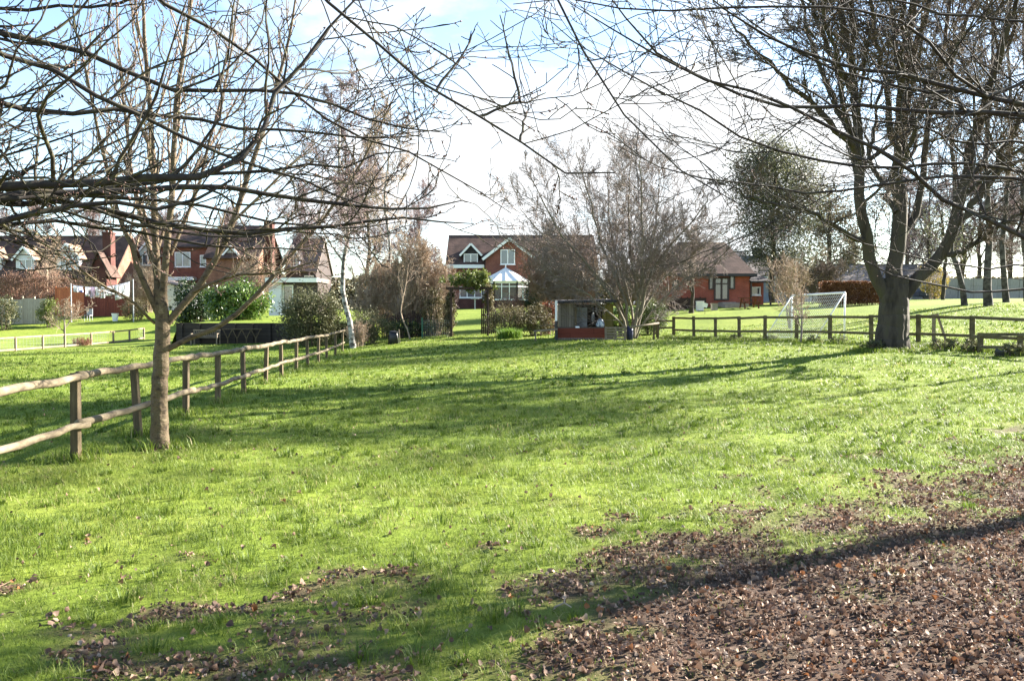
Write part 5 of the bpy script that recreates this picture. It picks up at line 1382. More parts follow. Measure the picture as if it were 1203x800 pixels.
# ------------------------------------------------------------------ overhanging tree, trunk just outside the frame on the left
bl = np.array([-6.9, 6.2, gz(-6.9, 6.2)])
ov = empty('overhanging_cherry', bl, 'dark mossy boughs reaching in from the upper left over the slim tree', 'tree')
T = Tubes(); C = Tubes()
tk_, tkr = limb([bl - [0, 0, .15], bl + [.05, 0, 1.2], bl + [.15, .1, 2.6], bl + [.1, .1, 4.2], bl + [.3, .2, 6.5]], .24, .09, 16, .01, 1)
tkr[0] *= 1 + .5 * np.exp(-np.linspace(0, 1, 16) / .06)
T.add(tk_, tkr, 14)
def from_trunk(h): return [bl + np.array([.12, .08, h])]
LB = [
 (3.4, [(-60, 30), (0, 42), (50, 53), (100, 66), (150, 85), (203, 107), (253, 109), (320, 108), (372, 120), (420, 138), (470, 150), (520, 158)], 5.6, 6.6, .036, .005),
 (3.2, [(-60, 55), (0, 66), (60, 80), (120, 117), (172, 138), (222, 166), (280, 190), (335, 203), (400, 226), (440, 246)], 5.2, 6.2, .034, .005),
 (3.0, [(-60, 120), (0, 127), (70, 135), (150, 130), (178, 133), (222, 137), (300, 151), (400, 159), (452, 163), (500, 160)], 5.4, 6.9, .032, .005),
 (3.8, [(-60, 10), (0, 12), (100, 11), (160, -6), (230, -40)], 5.8, 6.4, .026, .008),
 (4.4, [(60, -120), (185, 0), (240, 26), (290, 60), (330, 98), (400, 150), (480, 180), (540, 214), (600, 250)], 5.6, 7.2, .026, .004),
 (2.6, [(-60, 225), (0, 220), (60, 217), (130, 212), (200, 212), (250, 202), (290, 185), (308, 165), (309, 140), (332, 100), (372, 52), (417, -4)], 5.0, 6.0, .054, .009),
 (2.5, [(-60, 232), (0, 235), (80, 229), (150, 225), (230, 221), (300, 226), (380, 236), (440, 246), (500, 242), (545, 236)], 5.3, 6.8, .048, .006),
 (2.4, [(-60, 262), (0, 256), (50, 250), (110, 236), (170, 240), (225, 236), (270, 215)], 4.9, 5.6, .044, .009),
 (2.45, [(-60, 215), (0, 225), (100, 240), (200, 262), (300, 271), (400, 265), (480, 255), (560, 262)], 5.5, 7.0, .042, .005),
 (2.5, [(-60, 235), (20, 240), (90, 228), (160, 218), (240, 206), (330, 196), (420, 190), (480, 176)], 5.6, 6.9, .038, .005),
 (2.35, [(-60, 270), (20, 258), (90, 262), (170, 275), (250, 290), (330, 292), (400, 300)], 5.6, 6.8, .026, .004),
 (2.5, [(-60, 240), (40, 232), (120, 250), (190, 270), (250, 282), (310, 276), (380, 262)], 5.1, 6.2, .028, .004),
 (2.55, [(-60, 222), (40, 226), (130, 232), (230, 240), (310, 258), (390, 268), (470, 262)], 5.9, 7.2, .03, .004),
 (4.6, [(300, -70), (381, 0), (425, 32), (469, 71), (513, 106), (563, 137), (611, 167), (651, 199), (690, 203), (726, 202)], 5.0, 5.6, .020, .006),
 (4.6, [(360, -60), (418, 0), (440, 50), (456, 92), (480, 130), (500, 170)], 5.5, 6.4, .012, .004),
 (3.3, [(-60, 250), (-10, 170), (15, 200), (60, 246), (105, 285), (130, 330)], 4.8, 5.4, .016, .005),
]
LB2 = [((203, 108), [(203, 108), (262, 86), (300, 40), (318, -10)], 6.0), ((70, 212), [(70, 212), (100, 184), (150, 160), (190, 148)], 5.3), ((563, 137), [(563, 137), (600, 122), (622, 118), (640, 110)], 5.35),
       ((611, 120), [(611, 120), (600, 75), (587, 20)], 5.35), ((513, 106), [(513, 106), (545, 62), (558, 36)], 5.3), ((42, 215), [(42, 215), (44, 150), (60, 100)], 5.2), ((255, 108), [(255, 108), (268, 60), (276, 0)], 6.0),
       ((100, 66), [(100, 66), (85, 20), (96, -20)], 5.7), ((611, 167), [(611, 167), (616, 140), (622, 125)], 5.4), ((130, 117), [(130, 117), (180, 80), (230, 60), (260, 20)], 5.5)]
LL = []
for (h, pts, d0, d1, r0, r1) in LB:
    line = px_line(pts, d0, d1)
    if pts[0][0] > 0:    # drops in from above: link to the upper trunk
        line = [bl + np.array([.3, .2, 5.6])] + [bl * .45 + np.array(line[0]) * .55 + np.array([0, 0, 3.0])] + line
    else: line = from_trunk(h) + line
    LL.append(limb(line, r0 * .92, r1 * .8, 24, .013, .75))
lp, lr = stack(LL, 24); T.add(lp, lr, 8)
l2 = [limb(px_line(p_, dd, dd + .3), .010, .004, 10, .006) for (_, p_, dd) in LB2]
sp_, sr_ = stack(l2, 10); C.add(sp_, sr_, 5)
p2, q2 = keep_above(grow(lp, lr, 22, .14, .97, 22, 60, .20, .04, .17, 9, .55, .0034, flat=.7, lvar=.7), 2.05); C.add(p2, q2, 5)
p3, q3 = keep_above(grow(p2, q2, 5, .15, 1, 25, 60, .40, .04, .15, 6, .6, .003, flat=.8), 2.0); C.add(p3, q3, 4)
p3b, q3b = grow(sp_, sr_, 6, .1, 1, 30, 60, .3, .05, .1, 5, .6, .003); C.add(p3b, q3b, 4)
p4, q4 = grow(p3, q3, 2, .2, 1, 30, 80, .28, .05, .1, 4, .8, .0028); C.add(p4, q4, 3)
pv, qv = grow(lp, lr, 3, .15, .9, 70, 100, .11, .30, .05, 7, .35, .0034, lvar=.7); C.add(pv, qv, 4)
T.build('boughs', M['bark_dark'], ov); C.build('twigs', M['bark_mossy'], ov)
buds(ov, p3, 3400, .014, M['bud']); 

# ------------------------------------------------------------------ overhanging tree, trunk just outside the frame on the right
br = np.array([9.7, 10.0, gz(9.7, 10.0)])
orr = empty('overhanging_beech', br, 'dark arching boughs reaching in from the upper right in front of the big trunk', 'tree')
T = Tubes(); C = Tubes()
tk_, tkr = limb([br - [0, 0, .15], br + [0, 0, 1.6], br + [-.1, .1, 3.6], br + [-.2, 0, 6.5], br + [0, .2, 10.5]], .17, .04, 18, .012, 1)
tkr[0] *= 1 + .6 * np.exp(-np.linspace(0, 1, 18) / .06)
T.add(tk_, tkr, 14)
RB = [
 (4.2, [(1290, 150), (1203, 125), (1150, 112), (1060, 90), (985, 76), (925, 52), (870, 22), (820, -14)], 8.4, 7.0, .050, .006),
 (4.1, [(1290, 140), (1203, 122), (1150, 108), (1080, 108), (1000, 86), (930, 60), (900, 40), (850, 0)], 8.8, 7.6, .040, .006),
 (4.0, [(1290, 142), (1203, 134), (1100, 132), (1000, 123), (924, 124), (836, 98), (770, 62), (732, 20), (700, -30)], 8.2, 6.6, .042, .005),
 (3.0, [(1290, 300), (1203, 276), (1140, 250), (1085, 217), (1060, 190), (1000, 163), (924, 124), (880, 105), (823, 94), (748, 54), (661, 0)], 8.0, 6.5, .040, .004),
 (3.2, [(1290, 225), (1203, 212), (1100, 210), (1000, 222), (937, 227), (870, 214), (816, 209), (728, 172)], 8.6, 7.0, .028, .004),
 (3.6, [(1290, 215), (1203, 204), (1130, 192), (1050, 198), (971, 192), (883, 165), (762, 101), (681, 54), (630, 10)], 8.8, 6.8, .028, .004),
 (4.8, [(1290, 40), (1203, 25), (1100, 12), (1000, -10), (930, -40)], 8.2, 7.2, .026, .008),
 (4.6, [(1290, 70), (1203, 100), (1150, 112), (1090, 50), (1040, 20), (980, 8), (900, 8), (780, 12), (690, 2), (600, 4)], 8.4, 6.0, .026, .004),
 (2.6, [(1290, 330), (1203, 340), (1140, 341), (1080, 334), (1020, 310), (960, 270)], 8.6, 7.8, .022, .005),
 (2.8, [(1290, 310), (1203, 312), (1120, 310), (1050, 296), (990, 278), (930, 240)], 9.0, 8.0, .018, .004),
 (5.0, [(1250, -80), (1203, -10), (1140, -20), (1060, -60), (960, -90)], 8.0, 7.0, .03, .008),
 (3.4, [(1290, 190), (1203, 165), (1140, 168), (1080, 150), (1010, 140), (940, 100), (880, 60), (834, 0)], 9.2, 7.6, .024, .004),
]
LL = [limb([br + np.array([-.12, 0, h])] + px_line(pts, d0, d1), r0 * .95, r1 * .75, 24, .013, .75) for (h, pts, d0, d1, r0, r1) in RB]
# long thin bough dropping from above
drop = [br + np.array([-.2, 0, 7.5]), P(900, -330, 7.6), P(720, -150, 6.8)] + px_line([(650, 0), (676, 50), (705, 91), (740, 145), (782, 189), (850, 232), (885, 250)], 6.4, 6.0)
LL.append(limb(drop, .03, .0035, 24, .01, .8))
lp, lr = stack(LL, 24); T.add(lp, lr, 8)
# boughs and crown above the frame: they throw the broken shade on the near ground
az = rng.uniform(-2.4, .5, 9); hts = rng.uniform(5.5, 9.8, 9); up_l = []
for a_, h_ in zip(az, hts):
    r_ = rng.uniform(2.2, 4.6); s_ = br + np.array([-.1, 0, h_]); e_ = s_ + np.array([math.cos(a_) * r_, math.sin(a_) * r_, rng.uniform(.6, 2.2)])
    if e_[0] / max(e_[1], .1) < .60 and e_[2] < 1.8 + .36 * e_[1]: e_[0] += 3
    up_l.append(limb([s_, (s_ + e_) / 2 + rng.normal(size=3) * .2, e_], .045, .008, 14, .02))
up_p, up_r = stack(up_l, 14); T.add(up_p, up_r, 6)
u2, v2 = keep_above(grow(up_p, up_r, 9, .15, 1, 25, 60, .42, .06, .12, 7, .5, .005), 4.2); C.add(u2, v2, 4)
u3, v3 = keep_above(grow(u2, v2, 7, .1, 1, 25, 60, .45, .04, .13, 5, .6, .004), 4.0); C.add(u3, v3, 3)
u4, v4 = grow(u3, v3, 3, .1, 1, 25, 60, .45, .04, .13, 4, .8, .0035); C.add(u4, v4, 3)
p2, q2 = keep_above(grow(lp, lr, 19, .12, .98, 22, 55, .21, .03, .15, 9, .5, .0034, flat=.6, lvar=.6), 2.15); C.add(p2, q2, 5)
p3, q3 = keep_above(grow(p2, q2, 7, .12, 1, 22, 58, .42, .03, .13, 6, .6, .0028, flat=.7), 2.2); C.add(p3, q3, 4)
p4, q4 = grow(p3, q3, 2, .2, 1, 25, 70, .30, .03, .1, 4, .8, .0025); C.add(p4, q4, 3)
T.build('boughs', M['bark_dark'], orr); C.build('twigs', M['bark_dark'], orr)
buds(orr, p3, 3000, .012, M['bud'])

# ------------------------------------------------------------------ big tree on the right
d = 28.5; g = G(1047, d)
bo = empty('big_tree', g, 'massive many-limbed bare tree with a thick dark trunk before the dark fence', 'tree')
T = Tubes(); C = Tubes()
tp, tr_ = limb([g - [0, 0, .3], P(1048, 395, d), P(1050, 370, d), P(1051, 345, d), P(1053, 325, d)], .56, .40, 20, .01, 1)
tr_[0] *= 1 + .16 * np.exp(-np.linspace(0, 1, 20) / .10)
T.raw(*bark_tube(tp, tr_, 64, .075, .42, 37, 90))
BL = [
 ([(1042, 350), (1026, 315), (1017, 270), (1013, 230), (1010, 180), (1003, 100), (990, 20), (984, -70), (975, -150)], 28.5, 27.5, .26, .03),
 ([(1052, 345), (1054, 300), (1055, 240), (1056, 180), (1064, 100), (1074, 10), (1080, -90), (1084, -170)], 28.5, 29.2, .34, .03),
 ([(1062, 348), (1082, 328), (1104, 305), (1120, 270), (1134, 210), (1150, 140), (1166, 90), (1186, 0), (1196, -90)], 28.5, 28.0, .27, .03),
 ([(1056, 285), (1070, 262), (1082, 220), (1092, 150), (1108, 70), (1120, -20), (1128, -120)], 28.5, 30.5, .16, .025),
 ([(1017, 290), (998, 275), (975, 262), (940, 245), (895, 236), (860, 215)], 28.3, 26.0, .12, .02),
 ([(1011, 190), (990, 160), (960, 128), (920, 90), (880, 50), (850, 10)], 28.0, 25.5, .14, .02),
 ([(1055, 190), (1044, 130), (1034, 70), (1024, -10), (1015, -90)], 28.5, 26.5, .15, .02),
 ([(1120, 270), (1150, 230), (1176, 180), (1203, 130), (1240, 60)], 28.3, 27.0, .16, .02),
 ([(1012, 220), (996, 160), (968, 90), (945, 20), (930, -60)], 28.0, 30.5, .14, .02),
 ([(1135, 205), (1165, 195), (1200, 190), (1250, 170)], 28.0, 29.5, .11, .02),
 ([(1056, 170), (1086, 110), (1120, 50), (1160, -20), (1190, -90)], 28.7, 31.0, .15, .02),
 ([(1054, 250), (1040, 225), (1024, 190), (1030, 130), (1046, 60)], 28.5, 32.0, .13, .02),
 ([(1104, 305), (1140, 290), (1180, 260), (1230, 240)], 28.5, 26.5, .12, .02),
 ([(1003, 110), (975, 60), (950, 0), (925, -70)], 27.6, 25.0, .12, .02),
 ([(1064, 110), (1050, 40), (1040, -40), (1035, -120)], 29, 32.5, .12, .02),
 ([(1010, 180), (985, 100), (970, 0), (960, -120)], 28.3, 22.5, .13, .02),
 ([(1056, 160), (1060, 60), (1060, -60), (1070, -200)], 28.6, 22.0, .14, .02),
 ([(1054, 210), (1075, 150), (1110, 90), (1150, 10)], 28.4, 22.5, .11, .02),
 ([(1064, 100), (1090, 0), (1110, -140), (1120, -300)], 28.9, 25, .13, .02),
 ([(1003, 100), (1000, 0), (1005, -140), (1012, -290)], 27.8, 25, .13, .02),
 ([(1150, 140), (1175, 60), (1210, -60), (1240, -180)], 28, 24, .12, .02),
]
LL = [limb(px_line(p_, d0, d1), r0 * .84, r1, 20, .06, .85) for (p_, d0, d1, r0, r1) in BL]
lp, lr = stack(LL, 20); T.add(lp, lr, 10)
p2, q2 = grow(lp, lr, 12, .22, .98, 28, 62, .30, .05, .13, 9, .42, .012, lvar=.5); T.add(p2, q2, 6)
p3, q3 = grow(p2, q2, 10, .15, 1, 25, 62, .42, .03, .14, 7, .5, .008); C.add(p3, q3, 4)
p4, q4 = grow(p3, q3, 9, .1, 1, 25, 60, .48, .02, .15, 5, .6, .0065); C.add(p4, q4, 3)
p5, q5 = grow(p4, q4, 4, .1, 1, 25, 60, .5, .0, .12, 4, .8, .0065); C.add(p5, q5, 3)
T.build('trunk', M['bark_oak'], bo); C.build('crown', M['twig_brown'], bo)
# its neighbour along the same fence, outside the frame: the broken shade over the middle of the paddock is its crown's
_ng = np.array([24.0, 27.5, gz(24.0, 27.5)])
nb = bare_tree('big_tree', 'tall bare tree by the dark fence, its outer twigs showing at the right picture edge', _ng, 15.5, 7, .14, M['bark_oak'], M['twig_brown'], n1=14, n2=10, n3=8, n4=4, tip=.010, t0=.48, ang=(30, 65), limb_ratio=.40, up=.07)

# ------------------------------------------------------------------ multi-stemmed tree by the shed
d = 43.0; g = G(742, d)
ms = empty('multi_stemmed_tree', g, 'wide bare tree fanning out from many pale stems beside the open shed', 'tree')
T = Tubes(); C = Tubes()
SL = [([(736, 400), (733, 376), (716, 345), (697, 319), (674, 294), (645, 252), (622, 205)], 43, 41.5, .11), ([(737, 398), (734, 352), (717, 312), (703, 278), (690, 222), (676, 180)], 43, 44, .12),
      ([(744, 398), (754, 359), (762, 328), (780, 298), (806, 270), (832, 235)], 43, 42, .13), ([(742, 398), (750, 355), (744, 321), (740, 285), (739, 230), (742, 180)], 43, 45, .12),
      ([(738, 398), (728, 378), (712, 364), (690, 345), (660, 330), (632, 310)], 42.6, 41, .07), ([(745, 398), (758, 360), (776, 330), (812, 300), (845, 265)], 43, 45, .10),
      ([(741, 398), (742, 360), (726, 310), (716, 260), (714, 200)], 43.2, 46, .10), ([(744, 398), (752, 350), (764, 300), (772, 250), (775, 195)], 43.2, 44, .10),
      ([(738, 398), (730, 360), (705, 325), (668, 300), (640, 280), (612, 245)], 43.3, 46, .09), ([(746, 398), (762, 372), (790, 340), (820, 320), (850, 300)], 43, 41, .07), ([(743, 398), (752, 345), (756, 290), (754, 230), (752, 178)], 43, 41, .10)]
LL = [limb([P(p_[0][0], p_[0][1] + 6, d0)] + px_line(p_, d0, d1), r0 * .75, .018, 16, .03, .8) for (p_, d0, d1, r0) in SL]
lp, lr = stack(LL, 16); T.add(lp, lr, 8)
p2, q2 = grow(lp, lr, 17, .20, .98, 22, 55, .40, .07, .11, 8, .42, .009); C.add(p2, q2, 4)
p3, q3 = grow(p2, q2, 11, .10, 1, 22, 58, .42, .05, .13, 6, .55, .0065); C.add(p3, q3, 3)
p4, q4 = grow(p3, q3, 10, .1, 1, 22, 60, .60, .02, .13, 4, .75, .0078); C.add(p4, q4, 3)
T.build('trunk', M['bark_grey'], ms); C.build('crown', M['twig_haze'], ms)

# ------------------------------------------------------------------ birches, left of the middle
def birch(label, base, line_px, d, r0, h_extra, twig, n1=14, n2=10, n3=8, n4=3, bark='bark_birch', group='birches', tip=.007, hang=0):
    root = empty('birch', base, label, 'tree', group)
    T = Tubes(); C = Tubes()
    p, r = limb([base - np.array([0, 0, .2])] + px_line(line_px, d), r0, .03, 18, .02, .9)
    root_flare(p, r, 1.3, .05); T.add(p, r, 10)
    p1, q1 = grow(p, r, n1, .32, .98, 30, 55, .34, .10, .08, 8, .42, tip * 1.5, short=.65); T.add(p1, q1, 5)
    p2, q2 = grow(p1, q1, n2, .15, 1, 25, 55, .48, .0, .12, 7, .5, tip); C.add(p2, q2, 3)
    p3, q3 = grow(p2, q2, n3, .1, 1, 20, 55, .5, -.10, .12, 5, .6, tip); C.add(p3, q3, 3)
    if n4: p4, q4 = grow(p3, q3, n4, .1, 1, 20, 55, .6, -.18, .12, 4, .8, tip * .9); C.add(p4, q4, 3)
    T.build('trunk', M[bark], root); C.build('crown', M[twig], root)
    return root
birch('white-trunked birch leaning at the far end of the round-rail fence', G(415, 42.5), [(414, 400), (409, 372), (403, 342), (404, 310), (408, 270), (400, 215), (398, 160), (402, 105)], 42.5, .145, 0, 'twig_purple', 18, 12, 9, 4, group=None, tip=.010)
birch('thin kinked birch rising behind the picket fence', G(463, 52), [(463, 385), (456, 358), (457, 320), (457, 280), (452, 230), (458, 170), (460, 120)], 52, .11, 0, 'twig_tan', 16, 11, 8, 3, group=None, tip=.010)

# right-hand birches on the far lawn
birch('dark-footed birch with a low fork, left of the other far lawn trees', G(1133, 48.5), [(1133, 350), (1128, 325), (1118, 290), (1122, 230), (1116, 150), (1120, 60), (1118, -40)], 48.5, .15, 0, 'twig_brown', 14, 9, 8, 3, 'bark_birch_far', 'trees on the far lawn', .010)
birch('thickest of the far lawn trees, its trunk flared and dark', G(1161, 47.0), [(1161, 350), (1160, 320), (1163, 270), (1158, 180), (1166, 80), (1164, -60)], 47.0, .21, 0, 'twig_brown', 16, 9, 8, 3, 'bark_birch_far', 'trees on the far lawn', .010)
birch('far lawn tree between the thickest one and the picture edge', G(1182, 50), [(1182, 350), (1178, 310), (1180, 260), (1188, 160), (1184, 40), (1190, -60)], 50, .165, 0, 'twig_purple', 16, 9, 8, 3, 'bark_birch_far', 'trees on the far lawn', .010)
birch('far lawn tree cut by the right picture edge', G(1206, 52), [(1206, 350), (1205, 310), (1200, 250), (1206, 150), (1203, 30), (1210, -60)], 52, .15, 0, 'twig_purple', 16, 9, 8, 3, 'bark_birch_far', 'trees on the far lawn', .010)

# ------------------------------------------------------------------ evergreen trees at the right
def leafy_tree(name, label, base, d, trunk_px, blobs, leafmat, bark, leaf=.30, r0=.35, asp=.35, per=46):
    root = empty(name, base, label, 'tree')
    T = Tubes()
    p, r = limb([base - np.array([0, 0, .3])] + px_line(trunk_px, d), r0, .08, 16, .05); T.add(p, r, 9)
    pts = []; vs = []
    for (px, py, dd, rx, rz, ncl) in blobs:
        c = P(px, py, dd); s = dd / FPX
        k = min(15, max(4, int(np.argmin(np.abs(p[0, :, 2] - c[2] + rz * s * .8)))))
        q, w_ = limb([p[0, k], (p[0, k] + c) / 2 + np.array([0, 0, .2]), c], .09, .03, 10, .06); T.add(q, w_, 5)
        q2_, w2_ = grow(q, w_, 12, .35, 1, 25, 70, .5, .05, .15, 5, .6, .02); T.add(q2_, w2_, 3)
        a, v_ = clumped(ncl, per, c, (rx * s, rx * s * .9, rz * s), .80, .6, .1); pts.append(a); vs.append(v_)
    pts = np.vstack(pts); vs = np.concatenate(vs)
    T.build('trunk', M[bark], root)
    leaf_mesh('crown', pts, leaf * rng.uniform(.6, 1.4, len(pts)), M[leafmat], root, asp, .2, vs)
    return root
leafy_tree('eucalyptus', 'tall grey-green evergreen with a loose drooping crown, behind the bungalow', G(908, 74), 74, [(906, 340), (908, 300), (906, 260), (912, 215), (908, 175)],
           [(905, 182, 74, 30, 18, 60), (892, 200, 73, 24, 16, 42), (922, 196, 75, 26, 16, 42), (884, 232, 73, 17, 13, 30), (908, 232, 74, 26, 16, 46), (934, 226, 75, 16, 14, 26), (880, 262, 73, 14, 14, 24),
            (902, 268, 74, 24, 16, 44), (928, 262, 75, 20, 16, 34), (892, 296, 73, 14, 12, 22), (912, 300, 74, 22, 16, 38), (938, 296, 75, 18, 18, 28), (950, 320, 74, 14, 12, 20), (946, 206, 76, 16, 14, 24), (956, 232, 76, 16, 14, 24), (868, 214, 73, 10, 10, 12), (872, 186, 73, 10, 8, 10), (948, 262, 76, 16, 14, 22)], 'eucalypt', 'bark_oak', .22, .26, .38, 72)
leafy_tree('conifer', 'brownish evergreen between the eucalypt and the big trunk', G(975, 80), 80, [(975, 340), (974, 300), (976, 250), (972, 225)],
           [(972, 240, 80, 24, 20, 40), (958, 262, 79, 18, 16, 32), (990, 258, 81, 20, 16, 36), (976, 282, 80, 28, 16, 46), (956, 306, 79, 16, 14, 26), (996, 300, 81, 20, 16, 32), (1020, 290, 82, 16, 22, 30), (1030, 250, 82, 14, 18, 24)], 'airy', 'bark_oak', .24, .3, .35, 50)
shrub('forsythia', 'yellow flowering bush behind the right limb of the big tree', G(1096, 70), 2.6, 2.0, 3.6, M['yellow'], M['twig_tan'], 60, 36, .11)
leafy_tree('holly', 'bushy dark green tree left of the far lawn birches', G(1108, 66), 66, [(1108, 340), (1110, 300), (1106, 250)], [(1104, 262, 66, 14, 18, 20), (1116, 286, 66, 12, 14, 16)], 'eucalypt', 'bark_oak', .22, .16)

# ------------------------------------------------------------------ hedges and shrubs
D = 58.0
hd_ = empty('beech_hedge', G(1000, D), 'square-cut orange-brown beech hedge behind the football goal', 'hedge')
x0, x1 = PX(966, D), PX(1040, D); n = 15000
pp = np.c_[rng.uniform(x0, x1, n), rng.uniform(D, D + 1.2, n), rng.random(n)]
zg_ = ground(pp[:, 0], pp[:, 1]); face = rng.random(n) < .55; pp[face, 1] = D + np.abs(rng.normal(size=face.sum())) * .12
top = PZ(331.5, D) + .10 * fbm(pp[:, 0] * 1.3, pp[:, 1], 9)
pp[:, 2] = zg_ + .12 + (top - zg_ - .12) * pp[:, 2] ** .85
leaf_mesh('foliage', pp, .12 * rng.uniform(.6, 1.3, n), M['beech'], hd_, .6, .2)
T = Tubes(); ns = 70
sx_ = np.linspace(x0, x1, ns); s0 = np.c_[sx_, np.full(ns, D + .6), ground(sx_, np.full(ns, D + .6)) - .1]; e0 = s0 + np.c_[rng.normal(size=ns) * .2, rng.normal(size=ns) * .15, np.full(ns, 1.7)]
T.add(s0[:, None, :] + (e0 - s0)[:, None, :] * np.linspace(0, 1, 4)[None, :, None], np.full((ns, 4), .022), 4); T.build('stems', M['twig_brown'], hd_)

shrub('laurel', 'big glossy bright green laurel above the sleeper wall', G(278, 56) + np.array([0, 0, .9]), 4.1, 3.0, 2.7, M['laurel'], M['twig_brown'], 130, 60, .16, .45, .2)
shrub('conifer_bush', 'very dark green bush left of the glossy laurel', G(228, 60) + np.array([0, 0, .7]), 3.2, 2.4, 3.2, M['evergreen'], M['twig_brown'], 110, 60, .13)
shrub('willow_bush', 'large grey-green twiggy bush left of the leaning birch', G(366, 45.5), 3.6, 2.6, 3.1, M['olive'], M['twig_brown'], 280, 60, .085, .45, .25)
shrub('evergreen_bush', 'olive evergreen bush behind the base of the leaning birch', G(432, 44.3), 2.7, 2.0, 1.9, M['olive'], M['twig_brown'], 110, 55, .07, .35, .25)
twig_shrub('bare_shrub', 'low tangle of bare stems at the foot of the leaning birch', G(421, 42.9), 1.6, 1.0, 1.4, M['twig_tan'], 26, 7, 5, 3, .005, .014)
twig_shrub('bare_shrub', 'tall tan bare shrub left of the garden arch', G(492, 49.5), 3.6, 2.6, 5.6, M['twig_tan'], 40, 12, 9, 6, .0095, .026)
twig_shrub('bare_shrub', 'pale bare shrub between the thin birch and the leaning one', G(442, 51), 3.6, 2.6, 5.0, M['twig_tan'], 34, 11, 9, 5, .0095, .026)
twig_shrub('bare_shrub', 'wispy bare shrub beside the drainpipe end of the brick house', G(514, 56), 2.6, 2.2, 4.6, M['twig_purple'], 24, 11, 9, 5, .0095, .024)
shrub('ivy_thicket', 'yellow-green ivy thicket just left of the garden arch', G(511, 48), 2.0, 1.2, 3.0, M['browngreen'], M['twig_tan'], 70, 45, .08)
shrub('privet', 'low dull green hedge plant in front of the pickets', G(478, 47.5), 2.6, 1.0, 1.1, M['evergreen'], M['twig_brown'], 60, 50, .07)
T = empty('bent_sapling', G(483, 46), 'thin pale sapling bent like a bow beside the pickets', 'sapling')
tt = Tubes(); p, r = limb(px_line([(482, 400), (479, 388), (473, 376), (471, 362), (476, 340), (480, 310)], 46), .045, .012, 14, .01); tt.add(p, r, 6); tt.build('trunk', M['twig_tan'], T)
tt = Tubes(); p2, q2 = grow(p, r, 12, .4, 1, 25, 60, .35, .08, .12, 6, .5, .006); tt.add(p2, q2, 3); p3, q3 = grow(p2, q2, 6, .2, 1, 25, 60, .5, .05, .12, 4, .6, .005); tt.add(p3, q3, 3); tt.build('crown', M['twig_tan'], T)
shrub('bramble_mound', 'brown-green mound of shrubs right of the garden arch', G(598, 45.5), 2.6, 1.6, 1.75, M['browngreen'], M['twig_brown'], 110, 55, .07, .4, .3)
shrub('bramble_mound', 'darker brown shrub mound just left of the white-topped pole', G(630, 46), 2.0, 1.6, 1.7, M['browngreen'], M['twig_brown'], 90, 55, .07, .4, .3)
shrub('dark_bush', 'dark evergreen bush at the right end of the conservatory', G(633, 60), 2.2, 1.8, 2.6, M['evergreen'], M['twig_brown'], 70, 50, .10)
shrub('pink_bush', 'pinkish brown shrub below the conservatory windows', G(604, 60), 2.6, 1.4, 1.8, M['pinkbrown'], M['twig_tan'], 60, 45, .08)
shrub('photinia', 'red-leaved shrub behind the left side of the shed', G(646, 47), 1.3, 1.0, 2.0, M['photinia'], M['twig_brown'], 50, 45, .09)
shrub('boxwood_ball', 'round clipped green bush right of the multi-stemmed tree', G(765, 46.5), 1.7, 1.6, 1.9, M['topiary'], M['twig_brown'], 150, 70, .055, .5, .06, shell=.6)
shrub('rhododendron', 'pale-leaved evergreen shrub among the stems beside the shed', G(727, 44.6), 1.9, 1.0, 1.9, M['laurel'], M['twig_brown'], 45, 40, .12, .4, .4)
iris = empty('iris_clump', G(598, 43.6), 'bright green clump of sword leaves at the foot of the brown mound', 'plant')
c_ = np.array([G(588 + i * 2.3, 43.6 + rng.normal() * .15)[:2] for i in range(10)]); v, q, t, a = long_grass(c_, 60, .62, .028, .10)
np_mesh('leaves', v, quads=q, tris=t, mat=M['blade'], parent=iris, attrs={"var": a})
shrub('hawthorn_hedge', 'reddish brown winter hedge under the white dormers', G(30, 76), 11.5, 2.2, 4.6, M['pinkbrown'], M['twig_red'], 300, 50, .12, .4, .3, stems=30)
shrub('privet_bush', 'mid green bush at the left picture edge', G(2, 64), 2.6, 2.0, 2.6, M['olive'], M['twig_brown'], 70, 50, .10)
shrub('yew_bush', 'rounded yellow-green bush right of the bleached boards', G(59, 66), 1.7, 1.6, 2.3, M['ivy'], M['twig_brown'], 60, 50, .09)
shrub('garden_bush', 'brownish bush between the big sheet and the slim tree', G(160, 70), 2.3, 1.8, 1.9, M['browngreen'], M['twig_brown'], 60, 45, .09)
shrub('ivy_porch_bush', 'dark green climber bush below the rightmost white dormer', G(103, 80), 4.0, 2.0, 3.4, M['browngreen'], M['twig_brown'], 80, 45, .12)
bare_tree('fruit_tree', 'small bare fruit tree behind the wire mesh fence', G(76, 53), 2.6, 2.0, .09, M['bark_grey'], M['twig_tan'], n1=9, n2=8, n3=6, n4=2, tip=.007, t0=.35, ang=(35, 60), limb_ratio=.6)
bare_tree('garden_tree', 'pale bare garden tree between two white dormers', G(56, 78), 6.6, 3.0, .12, M['twig_tan'], M['twig_tan'], n1=12, n2=9, n3=7, n4=2, tip=.010, t0=.3, limb_ratio=.38)
twig_shrub('bare_shrub', 'pale bare shrub in front of the half-hidden brick house', G(172, 76), 3.4, 2.2, 5.0, M['twig_tan'], 28, 10, 7, 4, .009, .026)
twig_shrub('bare_shrub', 'pale bare shrub behind the laurel, below the orange tile-hung end', G(300, 74), 3.6, 2.2, 5.2, M['twig_tan'], 28, 10, 7, 4, .009, .026)
twig_shrub('pink_heather', 'low reddish dome of twigs behind the wire mesh fence', G(96, 53.6), 1.4, 1.0, .6, M['twig_red'], 60, 6, 4, 2, .005, .008)
